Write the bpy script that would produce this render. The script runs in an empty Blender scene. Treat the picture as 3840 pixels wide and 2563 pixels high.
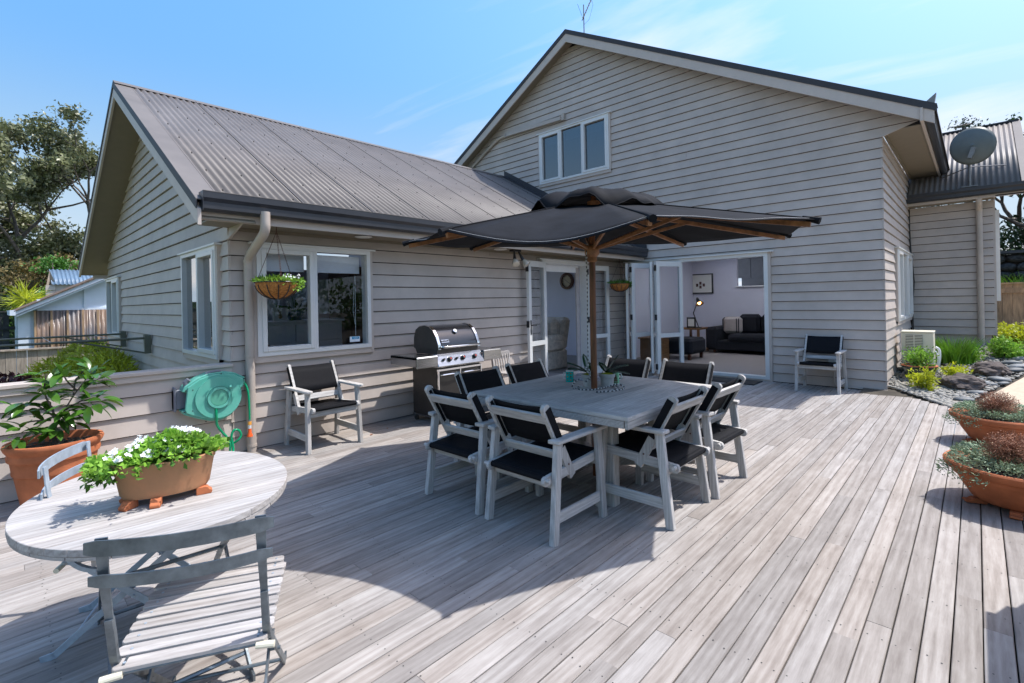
import bpy, bmesh, math, random
import numpy as np
from mathutils import Vector, Matrix, Euler
random.seed(7); rng = np.random.default_rng(7)
SC = bpy.context.scene
COL = SC.collection
R = math.radians

# ---------------------------------------------------------------- camera, sky, sun
cam_d = bpy.data.cameras.new("camera"); cam = bpy.data.objects.new("camera", cam_d); COL.objects.link(cam)
YAW, ROLL = .7580, -.020
fw = Vector((math.cos(YAW), math.sin(YAW), 0)); rt = Vector((math.sin(YAW), -math.cos(YAW), 0)); up = Vector((0, 0, 1))
r2 = rt*math.cos(ROLL) + up*math.sin(ROLL); u2 = -rt*math.sin(ROLL) + up*math.cos(ROLL)
m = Matrix((r2, u2, -fw)).transposed().to_4x4(); m.translation = Vector((0, 0, 1.37))
cam.matrix_world = m
cam_d.sensor_width = 36; cam_d.lens = 36*1840.3/3840; cam_d.shift_y = -149.8/3840
cam_d.clip_start = .05; cam_d.clip_end = 2000
SC.camera = cam

SUN_V = Vector((.455, -.345, 1)).normalized()
SUN_EL = math.asin(SUN_V.z); SUN_ROT = math.atan2(SUN_V.x, SUN_V.y)
w = bpy.data.worlds.new("World"); SC.world = w; w.use_nodes = True
CLOUD = (40.2, 3.3, 0)
nt = w.node_tree; N = nt.nodes; Lk = nt.links; N.clear()
out = N.new("ShaderNodeOutputWorld"); bg = N.new("ShaderNodeBackground"); sky = N.new("ShaderNodeTexSky")
sky.sky_type = 'NISHITA'; sky.sun_disc = False; sky.sun_elevation = SUN_EL; sky.sun_rotation = SUN_ROT
sky.air_density = 1.0; sky.dust_density = 1.2; sky.ozone_density = 2.6
tc = N.new("ShaderNodeTexCoord"); sep = N.new("ShaderNodeSeparateXYZ"); Lk.new(tc.outputs['Generated'], sep.inputs[0])
def wmath(op, a, b=None, clamp=False):
    n = N.new("ShaderNodeMath"); n.operation = op; n.use_clamp = clamp
    for i, v in enumerate((a, b)):
        if v is None: continue
        if isinstance(v, (int, float)): n.inputs[i].default_value = v
        else: Lk.new(v, n.inputs[i])
    return n.outputs[0]
zz = wmath('ADD', wmath('MAXIMUM', sep.outputs[2], 0.0), .16)
comb = N.new("ShaderNodeCombineXYZ"); Lk.new(wmath('DIVIDE', sep.outputs[0], zz), comb.inputs[0]); Lk.new(wmath('DIVIDE', sep.outputs[1], zz), comb.inputs[1])
mp = N.new("ShaderNodeMapping"); mp.inputs['Rotation'].default_value = (0, 0, R(48)); mp.inputs['Scale'].default_value = (1.1, .5, 1); mp.inputs['Location'].default_value = CLOUD
Lk.new(comb.outputs[0], mp.inputs[0])
n1 = N.new("ShaderNodeTexNoise"); n1.inputs['Scale'].default_value = 1.0; n1.inputs['Detail'].default_value = 8; n1.inputs['Roughness'].default_value = .56; n1.inputs['Distortion'].default_value = .5
Lk.new(mp.outputs[0], n1.inputs['Vector'])
cr = N.new("ShaderNodeValToRGB"); cr.color_ramp.elements[0].position = .50; cr.color_ramp.elements[1].position = .80
cr.color_ramp.elements[0].color = (0, 0, 0, 1); cr.color_ramp.elements[1].color = (.9, .9, .9, 1)
Lk.new(n1.outputs['Fac'], cr.inputs[0])
mixc = N.new("ShaderNodeMixRGB"); mixc.inputs['Color2'].default_value = (2.9, 3.0, 3.25, 1)
hs = N.new("ShaderNodeHueSaturation"); hs.inputs['Saturation'].default_value = 1.3; 
dimr = N.new('ShaderNodeMapRange'); dimr.interpolation_type = 'SMOOTHSTEP'; dimr.inputs[1].default_value = 0; dimr.inputs[2].default_value = .62; dimr.inputs[3].default_value = .36; dimr.inputs[4].default_value = .98; Lk.new(sep.outputs[2], dimr.inputs[0])
dimv = N.new('ShaderNodeVectorMath'); dimv.operation = 'SCALE'; Lk.new(sky.outputs[0], dimv.inputs[0]); Lk.new(dimr.outputs[0], dimv.inputs['Scale']); Lk.new(dimv.outputs[0], hs.inputs['Color'])
hr = N.new('ShaderNodeMapRange'); hr.interpolation_type = 'SMOOTHSTEP'; hr.inputs[1].default_value = -.02; hr.inputs[2].default_value = .42; hr.inputs[3].default_value = 1; hr.inputs[4].default_value = 0; Lk.new(sep.outputs[2], hr.inputs[0])
hmix = N.new('ShaderNodeMixRGB'); hmix.inputs['Color2'].default_value = (1.35, 1.9, 2.7, 1); Lk.new(hr.outputs[0], hmix.inputs['Fac']); Lk.new(hs.outputs[0], hmix.inputs['Color1'])
Lk.new(cr.outputs[0], mixc.inputs['Fac']); Lk.new(hmix.outputs[0], mixc.inputs['Color1'])
tint = N.new('ShaderNodeMixRGB'); tint.blend_type = 'MULTIPLY'; tint.inputs['Fac'].default_value = 1; tint.inputs['Color2'].default_value = (1.15, 1.0, .86, 1); Lk.new(mixc.outputs[0], tint.inputs['Color1']); Lk.new(tint.outputs[0], bg.inputs[0]); bg.inputs[1].default_value = .145; Lk.new(bg.outputs[0], out.inputs[0])
sl = bpy.data.lights.new("sun", 'SUN'); sl.energy = 2.0; sl.angle = R(.55); sl.color = (1, .98, .955)
so = bpy.data.objects.new("sun", sl); COL.objects.link(so); so.rotation_euler = SUN_V.to_track_quat('Z', 'Y').to_euler(); so.location = (10, -8, 20)
SC.view_settings.view_transform = 'Standard'; SC.view_settings.look = 'None'; SC.view_settings.exposure = 1.5; SC.view_settings.gamma = 1
SC.view_settings.use_curve_mapping = False
SC.render.engine = 'CYCLES'; SC.cycles.max_bounces = 8; SC.cycles.transparent_max_bounces = 12; SC.cycles.caustics_reflective = False; SC.cycles.caustics_refractive = False

# ---------------------------------------------------------------- materials
MATS = {}
def lin(c): return tuple(((x/255)/12.92 if x/255 <= .04045 else ((x/255+.055)/1.055)**2.4) for x in c)
def mat(name, col, rough=.6, metal=0., var=.12, scale=8., stretch=(1, 1, 1), bump=0., bscale=None, rnd=.0, col2=None, spec=.5, trans=0., dirt=0., coat=0., emit=None):
    """procedural material: noise between two tones, per-object random tone, optional bump; object coordinates"""
    m = bpy.data.materials.new(name); m.use_nodes = True; t = m.node_tree; n = t.nodes; l = t.links
    b = n['Principled BSDF']; b.inputs['Roughness'].default_value = rough; b.inputs['Metallic'].default_value = metal
    b.inputs['Specular IOR Level'].default_value = spec; b.inputs['Coat Weight'].default_value = coat
    tc = n.new("ShaderNodeTexCoord"); oi = n.new("ShaderNodeObjectInfo")
    mp = n.new("ShaderNodeMapping"); mp.inputs['Scale'].default_value = stretch
    sc_ = n.new("ShaderNodeVectorMath"); sc_.operation = 'ADD'; mu = n.new("ShaderNodeMath"); mu.operation = 'MULTIPLY'; mu.inputs[1].default_value = 37.
    l.new(oi.outputs['Random'], mu.inputs[0]); l.new(tc.outputs['Object'], sc_.inputs[0])
    cx = n.new("ShaderNodeCombineXYZ"); [l.new(mu.outputs[0], cx.inputs[i]) for i in range(3)]
    l.new(cx.outputs[0], sc_.inputs[1]); l.new(sc_.outputs[0], mp.inputs[0])
    nz = n.new("ShaderNodeTexNoise"); nz.inputs['Scale'].default_value = scale; nz.inputs['Detail'].default_value = 6; nz.inputs['Roughness'].default_value = .6
    l.new(mp.outputs[0], nz.inputs['Vector'])
    ramp = n.new("ShaderNodeValToRGB"); e = ramp.color_ramp.elements
    c2 = col2 if col2 else tuple(c*(1-2*var) for c in col); c1 = col if col2 else tuple(c*(1+var) for c in col)
    e[0].position = .3; e[1].position = .7; e[0].color = (*c2, 1); e[1].color = (*c1, 1)
    l.new(nz.outputs['Fac'], ramp.inputs[0]); colout = ramp.outputs[0]
    if rnd:
        mr = n.new("ShaderNodeMapRange"); mr.inputs[3].default_value = 1-rnd; mr.inputs[4].default_value = 1+rnd; l.new(oi.outputs['Random'], mr.inputs[0])
        vm = n.new("ShaderNodeVectorMath"); vm.operation = 'SCALE'; l.new(colout, vm.inputs[0]); l.new(mr.outputs[0], vm.inputs['Scale']); colout = vm.outputs[0]
    if dirt:
        n3 = n.new("ShaderNodeTexNoise"); n3.inputs['Scale'].default_value = 1.7; n3.inputs['Detail'].default_value = 5; l.new(tc.outputs['Object'], n3.inputs['Vector'])
        mr = n.new("ShaderNodeMapRange"); mr.inputs[1].default_value = .35; mr.inputs[2].default_value = .7; mr.inputs[3].default_value = 1-dirt; mr.inputs[4].default_value = 1+dirt*.4; l.new(n3.outputs['Fac'], mr.inputs[0])
        vm = n.new("ShaderNodeVectorMath"); vm.operation = 'SCALE'; l.new(colout, vm.inputs[0]); l.new(mr.outputs[0], vm.inputs['Scale']); colout = vm.outputs[0]
    l.new(colout, b.inputs['Base Color'])
    if bump:
        bp = n.new("ShaderNodeBump"); bp.inputs['Strength'].default_value = bump; bp.inputs['Distance'].default_value = .004
        if bscale:
            nb = n.new("ShaderNodeTexNoise"); nb.inputs['Scale'].default_value = bscale; nb.inputs['Detail'].default_value = 4; l.new(mp.outputs[0], nb.inputs['Vector']); l.new(nb.outputs['Fac'], bp.inputs['Height'])
        else: l.new(nz.outputs['Fac'], bp.inputs['Height'])
        l.new(bp.outputs[0], b.inputs['Normal'])
    if trans:
        tr = n.new("ShaderNodeBsdfTranslucent"); l.new(colout, tr.inputs['Color']); mx = n.new("ShaderNodeMixShader"); mx.inputs[0].default_value = trans
        l.new(b.outputs[0], mx.inputs[1]); l.new(tr.outputs[0], mx.inputs[2]); l.new(mx.outputs[0], n['Material Output'].inputs[0])
    if emit:
        b.inputs['Emission Color'].default_value = (*emit[0], 1); b.inputs['Emission Strength'].default_value = emit[1]
    MATS[name] = m; return m

def deckmat(name, stretch, lo, mid, hi, rnd=.28, warm=.5):
    """weathered hardwood: long grain, growth-ring swirls and pale bleached patches, tone and hue differ per board"""
    m = bpy.data.materials.new(name); m.use_nodes = True; t = m.node_tree; n = t.nodes; l = t.links
    b = n['Principled BSDF']; b.inputs['Roughness'].default_value = .78; b.inputs['Specular IOR Level'].default_value = .25
    tc = n.new("ShaderNodeTexCoord"); oi = n.new("ShaderNodeObjectInfo")
    mu = n.new("ShaderNodeMath"); mu.operation = 'MULTIPLY'; mu.inputs[1].default_value = 53.; l.new(oi.outputs['Random'], mu.inputs[0])
    cx = n.new("ShaderNodeCombineXYZ"); [l.new(mu.outputs[0], cx.inputs[i]) for i in range(3)]
    ad = n.new("ShaderNodeVectorMath"); l.new(tc.outputs['Object'], ad.inputs[0]); l.new(cx.outputs[0], ad.inputs[1])
    mp = n.new("ShaderNodeMapping"); mp.inputs['Scale'].default_value = stretch; l.new(ad.outputs[0], mp.inputs[0])
    def noise(sc, det, dist=0, v=mp.outputs[0]):
        q = n.new("ShaderNodeTexNoise"); q.inputs['Scale'].default_value = sc; q.inputs['Detail'].default_value = det; q.inputs['Roughness'].default_value = .65; q.inputs['Distortion'].default_value = dist; l.new(v, q.inputs['Vector']); return q.outputs['Fac']
    g1 = noise(5, 7); g2 = noise(16, 4) 
    # rings: wave distorted by slow noise
    wv = n.new("ShaderNodeTexWave"); wv.wave_type = 'RINGS'; wv.inputs['Scale'].default_value = 1.1; wv.inputs['Distortion'].default_value = 9; wv.inputs['Detail'].default_value = 2.5; wv.inputs['Detail Scale'].default_value = .8; l.new(mp.outputs[0], wv.inputs['Vector'])
    p1 = noise(2.4, 5, .3, ad.outputs[0])
    def mth(op, a, b_, c=None):
        q = n.new("ShaderNodeMath"); q.operation = op
        for i, v in enumerate((a, b_, c)):
            if v is None: continue
            if isinstance(v, (int, float)): q.inputs[i].default_value = v
            else: l.new(v, q.inputs[i])
        return q.outputs[0]
    f = mth('MULTIPLY_ADD', wv.outputs['Fac'], .09, mth('MULTIPLY', g1, .50)); f = mth('MULTIPLY_ADD', p1, .38, f); f = mth('MULTIPLY_ADD', g2, .17, f)
    ramp = n.new("ShaderNodeValToRGB"); e = ramp.color_ramp.elements; e[0].position = .38; e[0].color = (*lo, 1); e[1].position = .80; e[1].color = (*hi, 1)
    em = ramp.color_ramp.elements.new(.57); em.color = (*mid, 1); l.new(f, ramp.inputs[0])
    hsn = n.new("ShaderNodeHueSaturation"); l.new(ramp.outputs[0], hsn.inputs['Color'])
    fr = mth('FRACT', mth('MULTIPLY', oi.outputs['Random'], 17.3), None)
    l.new(mth('MULTIPLY_ADD', oi.outputs['Random'], rnd*2, 1-rnd), hsn.inputs['Value']); l.new(mth('MULTIPLY_ADD', fr, warm*2, 1-warm*.6), hsn.inputs['Saturation'])
    l.new(hsn.outputs[0], b.inputs['Base Color'])
    bp = n.new("ShaderNodeBump"); bp.inputs['Strength'].default_value = .18; bp.inputs['Distance'].default_value = .002; l.new(g1, bp.inputs['Height']); l.new(bp.outputs[0], b.inputs['Normal'])
    MATS[name] = m; return m
deckmat('deck_timber', (.8, 9, 9), (.195, .172, .156), (.298, .272, .251), (.425, .398, .374), .17, .28)
for ax, st in (('x', (1.2, 14, 14)), ('y', (14, 1.2, 14)), ('z', (14, 14, 1.2))):
    deckmat('teak_'+ax, st, (.29, .275, .26), (.45, .435, .415), (.64, .62, .60), .12, .25)
    deckmat('slat_'+ax, st, (.22, .20, .185), (.36, .34, .325), (.52, .50, .485), .12, .25)
mat('paint', (.49, .425, .375), .55, var=.04, scale=5, rnd=.035, bump=.12, bscale=60, dirt=.11)
mat('paint_trim', (.51, .44, .385), .5, var=.03, dirt=.05)
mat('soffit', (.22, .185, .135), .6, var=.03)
mat('pipe_paint', (.46, .395, .34), .35, var=.04, dirt=.12)
mat('roof_steel', (.168, .15, .138), .5, var=.06, scale=3, spec=.25, dirt=.12)
mat('lap_shadow_dark', (.085, .076, .07), .5)  # dark tone standing for the shadow line at roof laps
mat('roof_dark', (.05, .05, .055), .55, var=.06, dirt=.1, spec=.25)
mat('gutter_dark', (.035, .036, .042), .3, var=.08, spec=.4, dirt=.15)
mat('white_joinery', (.68, .68, .66), .3, var=.02, dirt=.04)
mat('blind', (.8, .82, .85), .6, var=.02)
mat('black_metal', (.02, .02, .022), .4, var=.1)
mat('black_plastic', (.03, .03, .03), .35, var=.1)
mat('black_sling', (.0065, .0068, .009), .7, var=.15, scale=60, bump=.3, bscale=400, spec=.15)
mat('canopy_cloth', (.0105, .0115, .0145), .8, var=.25, scale=5, bump=.25, bscale=25, dirt=.15, spec=.12)
mat('stitch', (.5, .5, .5), .8)
mat('pole_wood', (.17, .06, .022), .35, var=.28, scale=6, stretch=(9, 9, 1), spec=.5)
mat('rib_wood', (.28, .125, .05), .5, var=.25, scale=7, stretch=(3, 3, 3))
mat('galvanised', (.23, .27, .30), .42, .75, var=.22, scale=16, bump=.1, dirt=.25)
mat('galv_light', (.42, .49, .56), .5, .35, var=.12, scale=20)
mat('terracotta', (.54, .175, .075), .78, var=.17, scale=6, bump=.25, bscale=40, dirt=.34, spec=.25)
mat('terracotta_old', (.50, .235, .115), .85, var=.2, scale=7, col2=(.34, .20, .10), bump=.35, bscale=30, dirt=.3)
mat('soil', (.05, .035, .025), .95, var=.4, scale=40, bump=.9, bscale=60)
mat('green_glaze', (.012, .035, .028), .12, var=.2, coat=.6)
mat('reel_green', (.085, .40, .30), .33, var=.10, scale=9, col2=(.16, .47, .37), dirt=.12)
mat('reel_label', (.10, .36, .25), .45, var=.08)
mat('hose_green', (.0, .30, .13), .25, var=.06)
mat('grey_plastic', (.17, .18, .21), .4, var=.06)
mat('orange_plastic', (.85, .12, .02), .35, var=.03)
mat('yellow_plastic', (.85, .38, .06), .35, var=.03)
mat('white_plastic', (.72, .73, .72), .35, var=.03)
mat('cream_plastic', (.68, .64, .50), .4, var=.03)
mat('brass', (.35, .26, .13), .35, .9, var=.1)
mat('steel', (.45, .46, .47), .24, 1., var=.08, scale=4, stretch=(1, 1, 12), dirt=.1)
mat('steel_dull', (.20, .195, .19), .45, .7, var=.08)
mat('chrome', (.75, .75, .75), .1, 1., var=.02)
mat('enamel_black', (.012, .013, .017), .16, var=.05, coat=.5)
mat('lid_side', (.09, .085, .08), .45, .4, var=.08)
mat('cabinet', (.055, .052, .050), .38, .6, var=.08)
mat('red', (.6, .02, .02), .4)
mat('wall_lavender', (.66, .66, .76), .8, var=.02, scale=2)
mat('ceiling_white', (.8, .8, .8), .8, var=.01)
mat('carpet', (.30, .27, .26), .95, var=.12, scale=80, bump=.4, bscale=300)
mat('sofa_fabric', (.010, .012, .02), .9, var=.2, scale=50, bump=.4, bscale=200)
mat('cushion_fabric', (.42, .38, .37), .9, var=.08)
mat('chair_damask', (.66, .57, .48), .85, var=.16, scale=14, bump=.2)
mat('damask_stripe', (.42, .30, .25), .85, var=.08, scale=14)
mat('mauve_cushion', (.22, .18, .19), .9, var=.1)
mat('dark_wood', (.10, .035, .018), .35, var=.25, scale=6, stretch=(1, 8, 8))
mat('mid_wood', (.24, .12, .05), .5, var=.25, scale=6, stretch=(1, 8, 8))
mat('white_lacquer', (.78, .78, .80), .35, var=.02)
mat('paper', (.75, .74, .70), .8, var=.02)
mat('picture_art', (.12, .06, .05), .8, var=.3, scale=20)
mat('clock_face', (.62, .53, .38), .6, var=.06)
mat('kitchen_panel', (.28, .29, .32), .5, var=.05)
mat('coir', (.42, .17, .04), .95, var=.3, scale=50, bump=.9, bscale=90)
mat('leaf_bright', (.26, .48, .06), .5, var=.3, scale=3, trans=.35, spec=.4)
mat('leaf_mid', (.10, .235, .035), .45, var=.35, scale=4, trans=.3, spec=.4)
mat('leaf_dark', (.03, .085, .018), .35, var=.35, scale=4, trans=.2, spec=.5)
mat('leaf_citrus', (.085, .21, .025), .22, var=.3, scale=3, trans=.28, spec=.6, rnd=.35)
mat('leaf_yellow', (.50, .55, .03), .45, var=.25, scale=4, trans=.4)
mat('leaf_gold', (.50, .54, .03), .6, var=.35, scale=3, trans=.35)
mat('leaf_orchid', (.012, .055, .018), .22, var=.2, scale=4, spec=.6)
mat('leaf_purple', (.065, .012, .018), .5, var=.3, scale=5, trans=.2)
mat('leaf_juniper', (.27, .36, .22), .7, var=.3, scale=8, trans=.15)
mat('twig_red', (.36, .17, .10), .8, var=.3, scale=10)
mat('grass_blade', (.17, .36, .03), .4, var=.35, scale=4, trans=.35)
mat('tree_leaf', (.17, .19, .075), .4, var=.45, scale=.5, trans=.22, col2=(.13, .135, .07), spec=.5)
mat('tree_leaf2', (.03, .065, .02), .45, var=.4, scale=.6, trans=.2)
mat('bush_orange', (.20, .15, .05), .6, var=.4, scale=.8, trans=.25)
mat('bush_green', (.07, .20, .02), .5, var=.4, scale=.8, trans=.3)
mat('bark', (.13, .105, .085), .9, var=.35, scale=8, bump=.6, bscale=20)
mat('petal', (.85, .86, .85), .6, var=.02, trans=.2)
mat('pebble', (.15, .165, .175), .6, var=.3, scale=1.3, rnd=.45, bump=.1)
mat('pebble_small', (.21, .21, .20), .65, var=.4, scale=12, col2=(.30, .27, .22))
mat('rock', (.12, .095, .085), .9, var=.45, scale=7, bump=1., bscale=14, col2=(.05, .04, .037))
mat('concrete', (.52, .42, .31), .85, var=.06, scale=20, bump=.2, bscale=120, dirt=.08)
mat('ground_soil', (.075, .062, .045), .95, var=.35, scale=3, bump=.5)
mat('lawn', (.06, .10, .03), .95, var=.35, scale=1)
mat('bounce_gravel', (.40, .38, .34), .9, var=.1, scale=30)  # pale tone chosen to bounce light onto the shaded walls
mat('dry_lawn', (.19, .20, .11), .95, var=.3, scale=2)
mat('fence_new', (.42, .27, .155), .7, var=.22, scale=4, stretch=(6, 6, 1), rnd=.12, bump=.2)
mat('fence_old', (.36, .30, .24), .85, var=.2, scale=4, stretch=(6, 6, 1), rnd=.14, bump=.3)
mat('fence_black', (.05, .05, .05), .9, var=.3, scale=6)
mat('white_cladding', (.62, .68, .75), .6, var=.02)
mat('shingle', (.14, .09, .06), .9, var=.3, scale=12)
mat('poly_sheet', (.30, .19, .12), .3, var=.3, scale=1.2, col2=(.17, .19, .22), trans=.2, stretch=(1.5, 1, .8))
mat('blue_roof', (.13, .20, .28), .4, var=.08)
mat('dull_green', (.12, .125, .09), .5, var=.1)
mat('basalt_mix', (.07, .068, .065), .9, var=.45, scale=3, rnd=.4, bump=.6, bscale=20)
mat('dish_paint', (.115, .135, .13), .45, var=.05, dirt=.08)
mat('ac_paint', (.66, .62, .50), .45, var=.03)
mat('mug_turquoise', (.0, .42, .40), .2, var=.02, coat=.5)
mat('mug_green', (.22, .55, .33), .2, var=.02, coat=.5)
mat('mug_dot', (.45, .22, .03), .3, var=.5, scale=30)
mat('pot_white', (.48, .48, .46), .6, var=.12, scale=25, dirt=.2)
mat('magazine', (.28, .33, .42), .4, var=.5, scale=12)
mat('rope_white', (.55, .55, .53), .8)
mat('rope_black', (.04, .04, .05), .8)
mat('mat_rubber', (.02, .02, .02), .9, var=.3, scale=40, bump=.5)
mat('blue_ceramic', (.03, .06, .16), .2, var=.6, scale=18)
mat('lamp_glass', (.5, .45, .36), .1, var=.05, coat=.8)
mat('down_light', (.75, .73, .68), .3)
mat('lamp_bulb', (1, .6, .3), .5, emit=((1, .45, .15), 6))
mat('added_frosted', (.9, .9, .9), .9, trans=.85, var=.01)  # translucent panels added overhead to light the rooms
mat('shade_backing', (.018, .017, .016), .95)  # backing coloured near black so open gaps read as shadow lines
mat('nail', (.03, .028, .026), .6)
mat('sticker_blue', (.01, .28, .50), .4)
mat('sticker_white', (.75, .8, .85), .4)
mat('logo_dark', (.015, .015, .02), .4)

def glassmat(name, tint, gloss=.10, bright=1.):
    m = bpy.data.materials.new(name); m.use_nodes = True; t = m.node_tree; n = t.nodes; l = t.links; n.clear()
    o = n.new("ShaderNodeOutputMaterial"); tr = n.new("ShaderNodeBsdfTransparent"); tr.inputs[0].default_value = (*tint, 1)
    gl = n.new("ShaderNodeBsdfGlossy"); gl.inputs['Roughness'].default_value = .01
    fr = n.new("ShaderNodeLayerWeight"); fr.inputs['Blend'].default_value = .5
    pw = n.new("ShaderNodeMath"); pw.operation = 'POWER'; pw.inputs[1].default_value = 4.5; l.new(fr.outputs['Facing'], pw.inputs[0])
    a = n.new("ShaderNodeMath"); a.operation = 'MULTIPLY_ADD'; a.inputs[1].default_value = .75; a.inputs[2].default_value = .035+gloss; a.use_clamp = True; l.new(pw.outputs[0], a.inputs[0])
    mx = n.new("ShaderNodeMixShader"); l.new(a.outputs[0], mx.inputs[0]); l.new(tr.outputs[0], mx.inputs[1]); l.new(gl.outputs[0], mx.inputs[2]); l.new(mx.outputs[0], o.inputs[0])
    MATS[name] = m; return m
glassmat('glass', (.9, .92, .94), .0); glassmat('glass_tint', (.30, .34, .38), .16); glassmat('glass_mirror', (.40, .45, .45), .5)

# ---------------------------------------------------------------- mesh helpers
WLOC = {}
class MB:
    def __init__(s): s.v = []; s.f = []; s.mi = []; s.cur = 0
    def add(s, vs, fs):
        o = len(s.v); s.v += [tuple(v) for v in vs]; s.f += [tuple(i+o for i in f) for f in fs]; s.mi += [s.cur]*len(fs); return s
    def slot(s, i): s.cur = i; return s
    def box(s, x0, x1, y0, y1, z0, z1):
        return s.add([(x0,y0,z0),(x1,y0,z0),(x1,y1,z0),(x0,y1,z0),(x0,y0,z1),(x1,y0,z1),(x1,y1,z1),(x0,y1,z1)],
                     [(3,2,1,0),(4,5,6,7),(0,1,5,4),(1,2,6,5),(2,3,7,6),(3,0,4,7)])
    def prism(s, poly, axis, a, b):
        """poly of 2-d points in the plane normal to axis (x: (y,z), y: (x,z), z: (x,y)), from a to b"""
        n = len(poly); mk = {'x': lambda p, t: (t, p[0], p[1]), 'y': lambda p, t: (p[0], t, p[1]), 'z': lambda p, t: (p[0], p[1], t)}[axis]
        return s.add([mk(p, a) for p in poly]+[mk(p, b) for p in poly], [tuple(range(n))[::-1], tuple(range(n, 2*n))]+[(i, (i+1) % n, (i+1) % n+n, i+n) for i in range(n)])
    def bar(s, p, q, w, t, side=(0, 0, 1), ch=0.):
        """bar from p to q; w = size across 'side x axis', t = size along side"""
        p, q = Vector(p), Vector(q); d = (q-p).normalized(); sd = Vector(side); a = d.cross(sd)
        if a.length < 1e-4: a = d.cross(Vector((1, 0, 0)))
        a.normalize(); b = a.cross(d).normalized(); a *= w/2; b *= t/2
        if not ch:
            return s.add([p-a-b, p+a-b, p+a+b, p-a+b, q-a-b, q+a-b, q+a+b, q-a+b], [(3,2,1,0),(4,5,6,7),(0,1,5,4),(1,2,6,5),(2,3,7,6),(3,0,4,7)])
        ka = (w/2-ch)/(w/2); kb = (t/2-ch)/(t/2)
        o = [(-ka,-1),(ka,-1),(1,-kb),(1,kb),(ka,1),(-ka,1),(-1,kb),(-1,-kb)]
        vs = [p+a*x+b*y for x, y in o]+[q+a*x+b*y for x, y in o]
        return s.add(vs, [tuple(range(8))[::-1], tuple(range(8, 16))]+[(i, (i+1) % 8, (i+1) % 8+8, i+8) for i in range(8)])
    def tube(s, pts, r, n=8, cap=True, flat=1.):
        pts = [Vector(p) for p in pts]; rs = r if isinstance(r, (list, tuple)) else [r]*len(pts); vs = []; fs = []; pa = None
        for i, p in enumerate(pts):
            d = (pts[min(i+1, len(pts)-1)]-pts[max(i-1, 0)]).normalized()
            if pa is None: pa = d.cross(Vector((0, 0, 1))) if abs(d.z) < .95 else d.cross(Vector((1, 0, 0)))
            a = (pa-d*pa.dot(d)).normalized(); pa = a; b = d.cross(a)
            vs += [p+(a*math.cos(2*math.pi*k/n)*flat+b*math.sin(2*math.pi*k/n))*rs[i] for k in range(n)]
        for i in range(len(pts)-1):
            fs += [(i*n+k, i*n+(k+1) % n, (i+1)*n+(k+1) % n, (i+1)*n+k) for k in range(n)]
        if cap: fs += [tuple(range(n))[::-1], tuple(range((len(pts)-1)*n, len(pts)*n))]
        return s.add(vs, fs)
    def lathe(s, prof, n=24, c=(0, 0, 0), sx=1., sy=1., ang=0., closed=False):
        vs = []; fs = []; ca, sa = math.cos(ang), math.sin(ang)
        for r, z in prof:
            for k in range(n):
                x = r*math.cos(2*math.pi*k/n)*sx; y = r*math.sin(2*math.pi*k/n)*sy
                vs.append((c[0]+x*ca-y*sa, c[1]+x*sa+y*ca, c[2]+z))
        m_ = len(prof)
        for i in range(m_-1 + (1 if closed else 0)):
            j = (i+1) % m_
            fs += [(i*n+k, i*n+(k+1) % n, j*n+(k+1) % n, j*n+k) for k in range(n)]
        if not closed: fs += [tuple(range(n))[::-1], tuple(range((m_-1)*n, m_*n))]
        return s.add(vs, fs)
    def ball(s, c, r, n=10, m_=7, sc=(1, 1, 1), wob=0.):
        vs = []; fs = []
        for i in range(m_+1):
            t = math.pi*i/m_
            for k in range(n):
                p = 2*math.pi*k/n; q = 1+(random.random()-.5)*wob if 0 < i < m_ else 1
                vs.append((c[0]+r*sc[0]*q*math.sin(t)*math.cos(p), c[1]+r*sc[1]*q*math.sin(t)*math.sin(p), c[2]+r*sc[2]*q*math.cos(t)))
        for i in range(m_): fs += [(i*n+k, (i+1)*n+k, (i+1)*n+(k+1) % n, i*n+(k+1) % n) for k in range(n)]
        return s.add(vs, fs)
    def build(s, name, mt, parent=None, smooth=False, bevel=0., off=None, solid=0., flip=False):
        me = bpy.data.meshes.new(name); o = bpy.data.objects.new(name, me); COL.objects.link(o)
        L0 = Vector(off) if off is not None else (WLOC.get(parent.name, Vector((0, 0, 0))) if parent else Vector((0, 0, 0)))
        vs = [tuple(Vector(v)-L0) for v in s.v]
        me.from_pydata(vs, [], s.f)
        for mm in (mt if isinstance(mt, (list, tuple)) else [mt]): me.materials.append(MATS[mm])
        if isinstance(mt, (list, tuple)): me.polygons.foreach_set('material_index', s.mi)
        bm = bmesh.new(); bm.from_mesh(me); bmesh.ops.recalc_face_normals(bm, faces=bm.faces)
        if bevel: bmesh.ops.bevel(bm, geom=bm.edges[:], offset=bevel, segments=1, affect='EDGES', clamp_overlap=True)
        bm.to_mesh(me); bm.free()
        if smooth:
            me.polygons.foreach_set('use_smooth', [True]*len(me.polygons))
            if smooth != 2:
                try: me.set_sharp_from_angle(angle=R(40))
                except Exception: pass
        if solid: md = o.modifiers.new('thickness', 'SOLIDIFY'); md.thickness = solid
        if parent: o.parent = parent; WLOC[o.name] = L0
        else: WLOC[o.name] = Vector((0, 0, 0))
        return o
def thing(name, label, cat, loc=(0, 0, 0), rz=0., group=None):
    o = bpy.data.objects.new(name, None); COL.objects.link(o); o.location = loc; o.rotation_euler = (0, 0, rz); o.empty_display_size = .1
    WLOC[o.name] = Vector(loc) if rz == 0 else Vector((0, 0, 0)); o['label'] = label; o['category'] = cat
    if group: o['group'] = group
    return o
def sub(name, parent):
    """grouping part: a part whose own look is its sub-parts"""
    o = bpy.data.objects.new(name, None); COL.objects.link(o); o.parent = parent; WLOC[o.name] = WLOC[parent.name].copy(); return o
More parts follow.
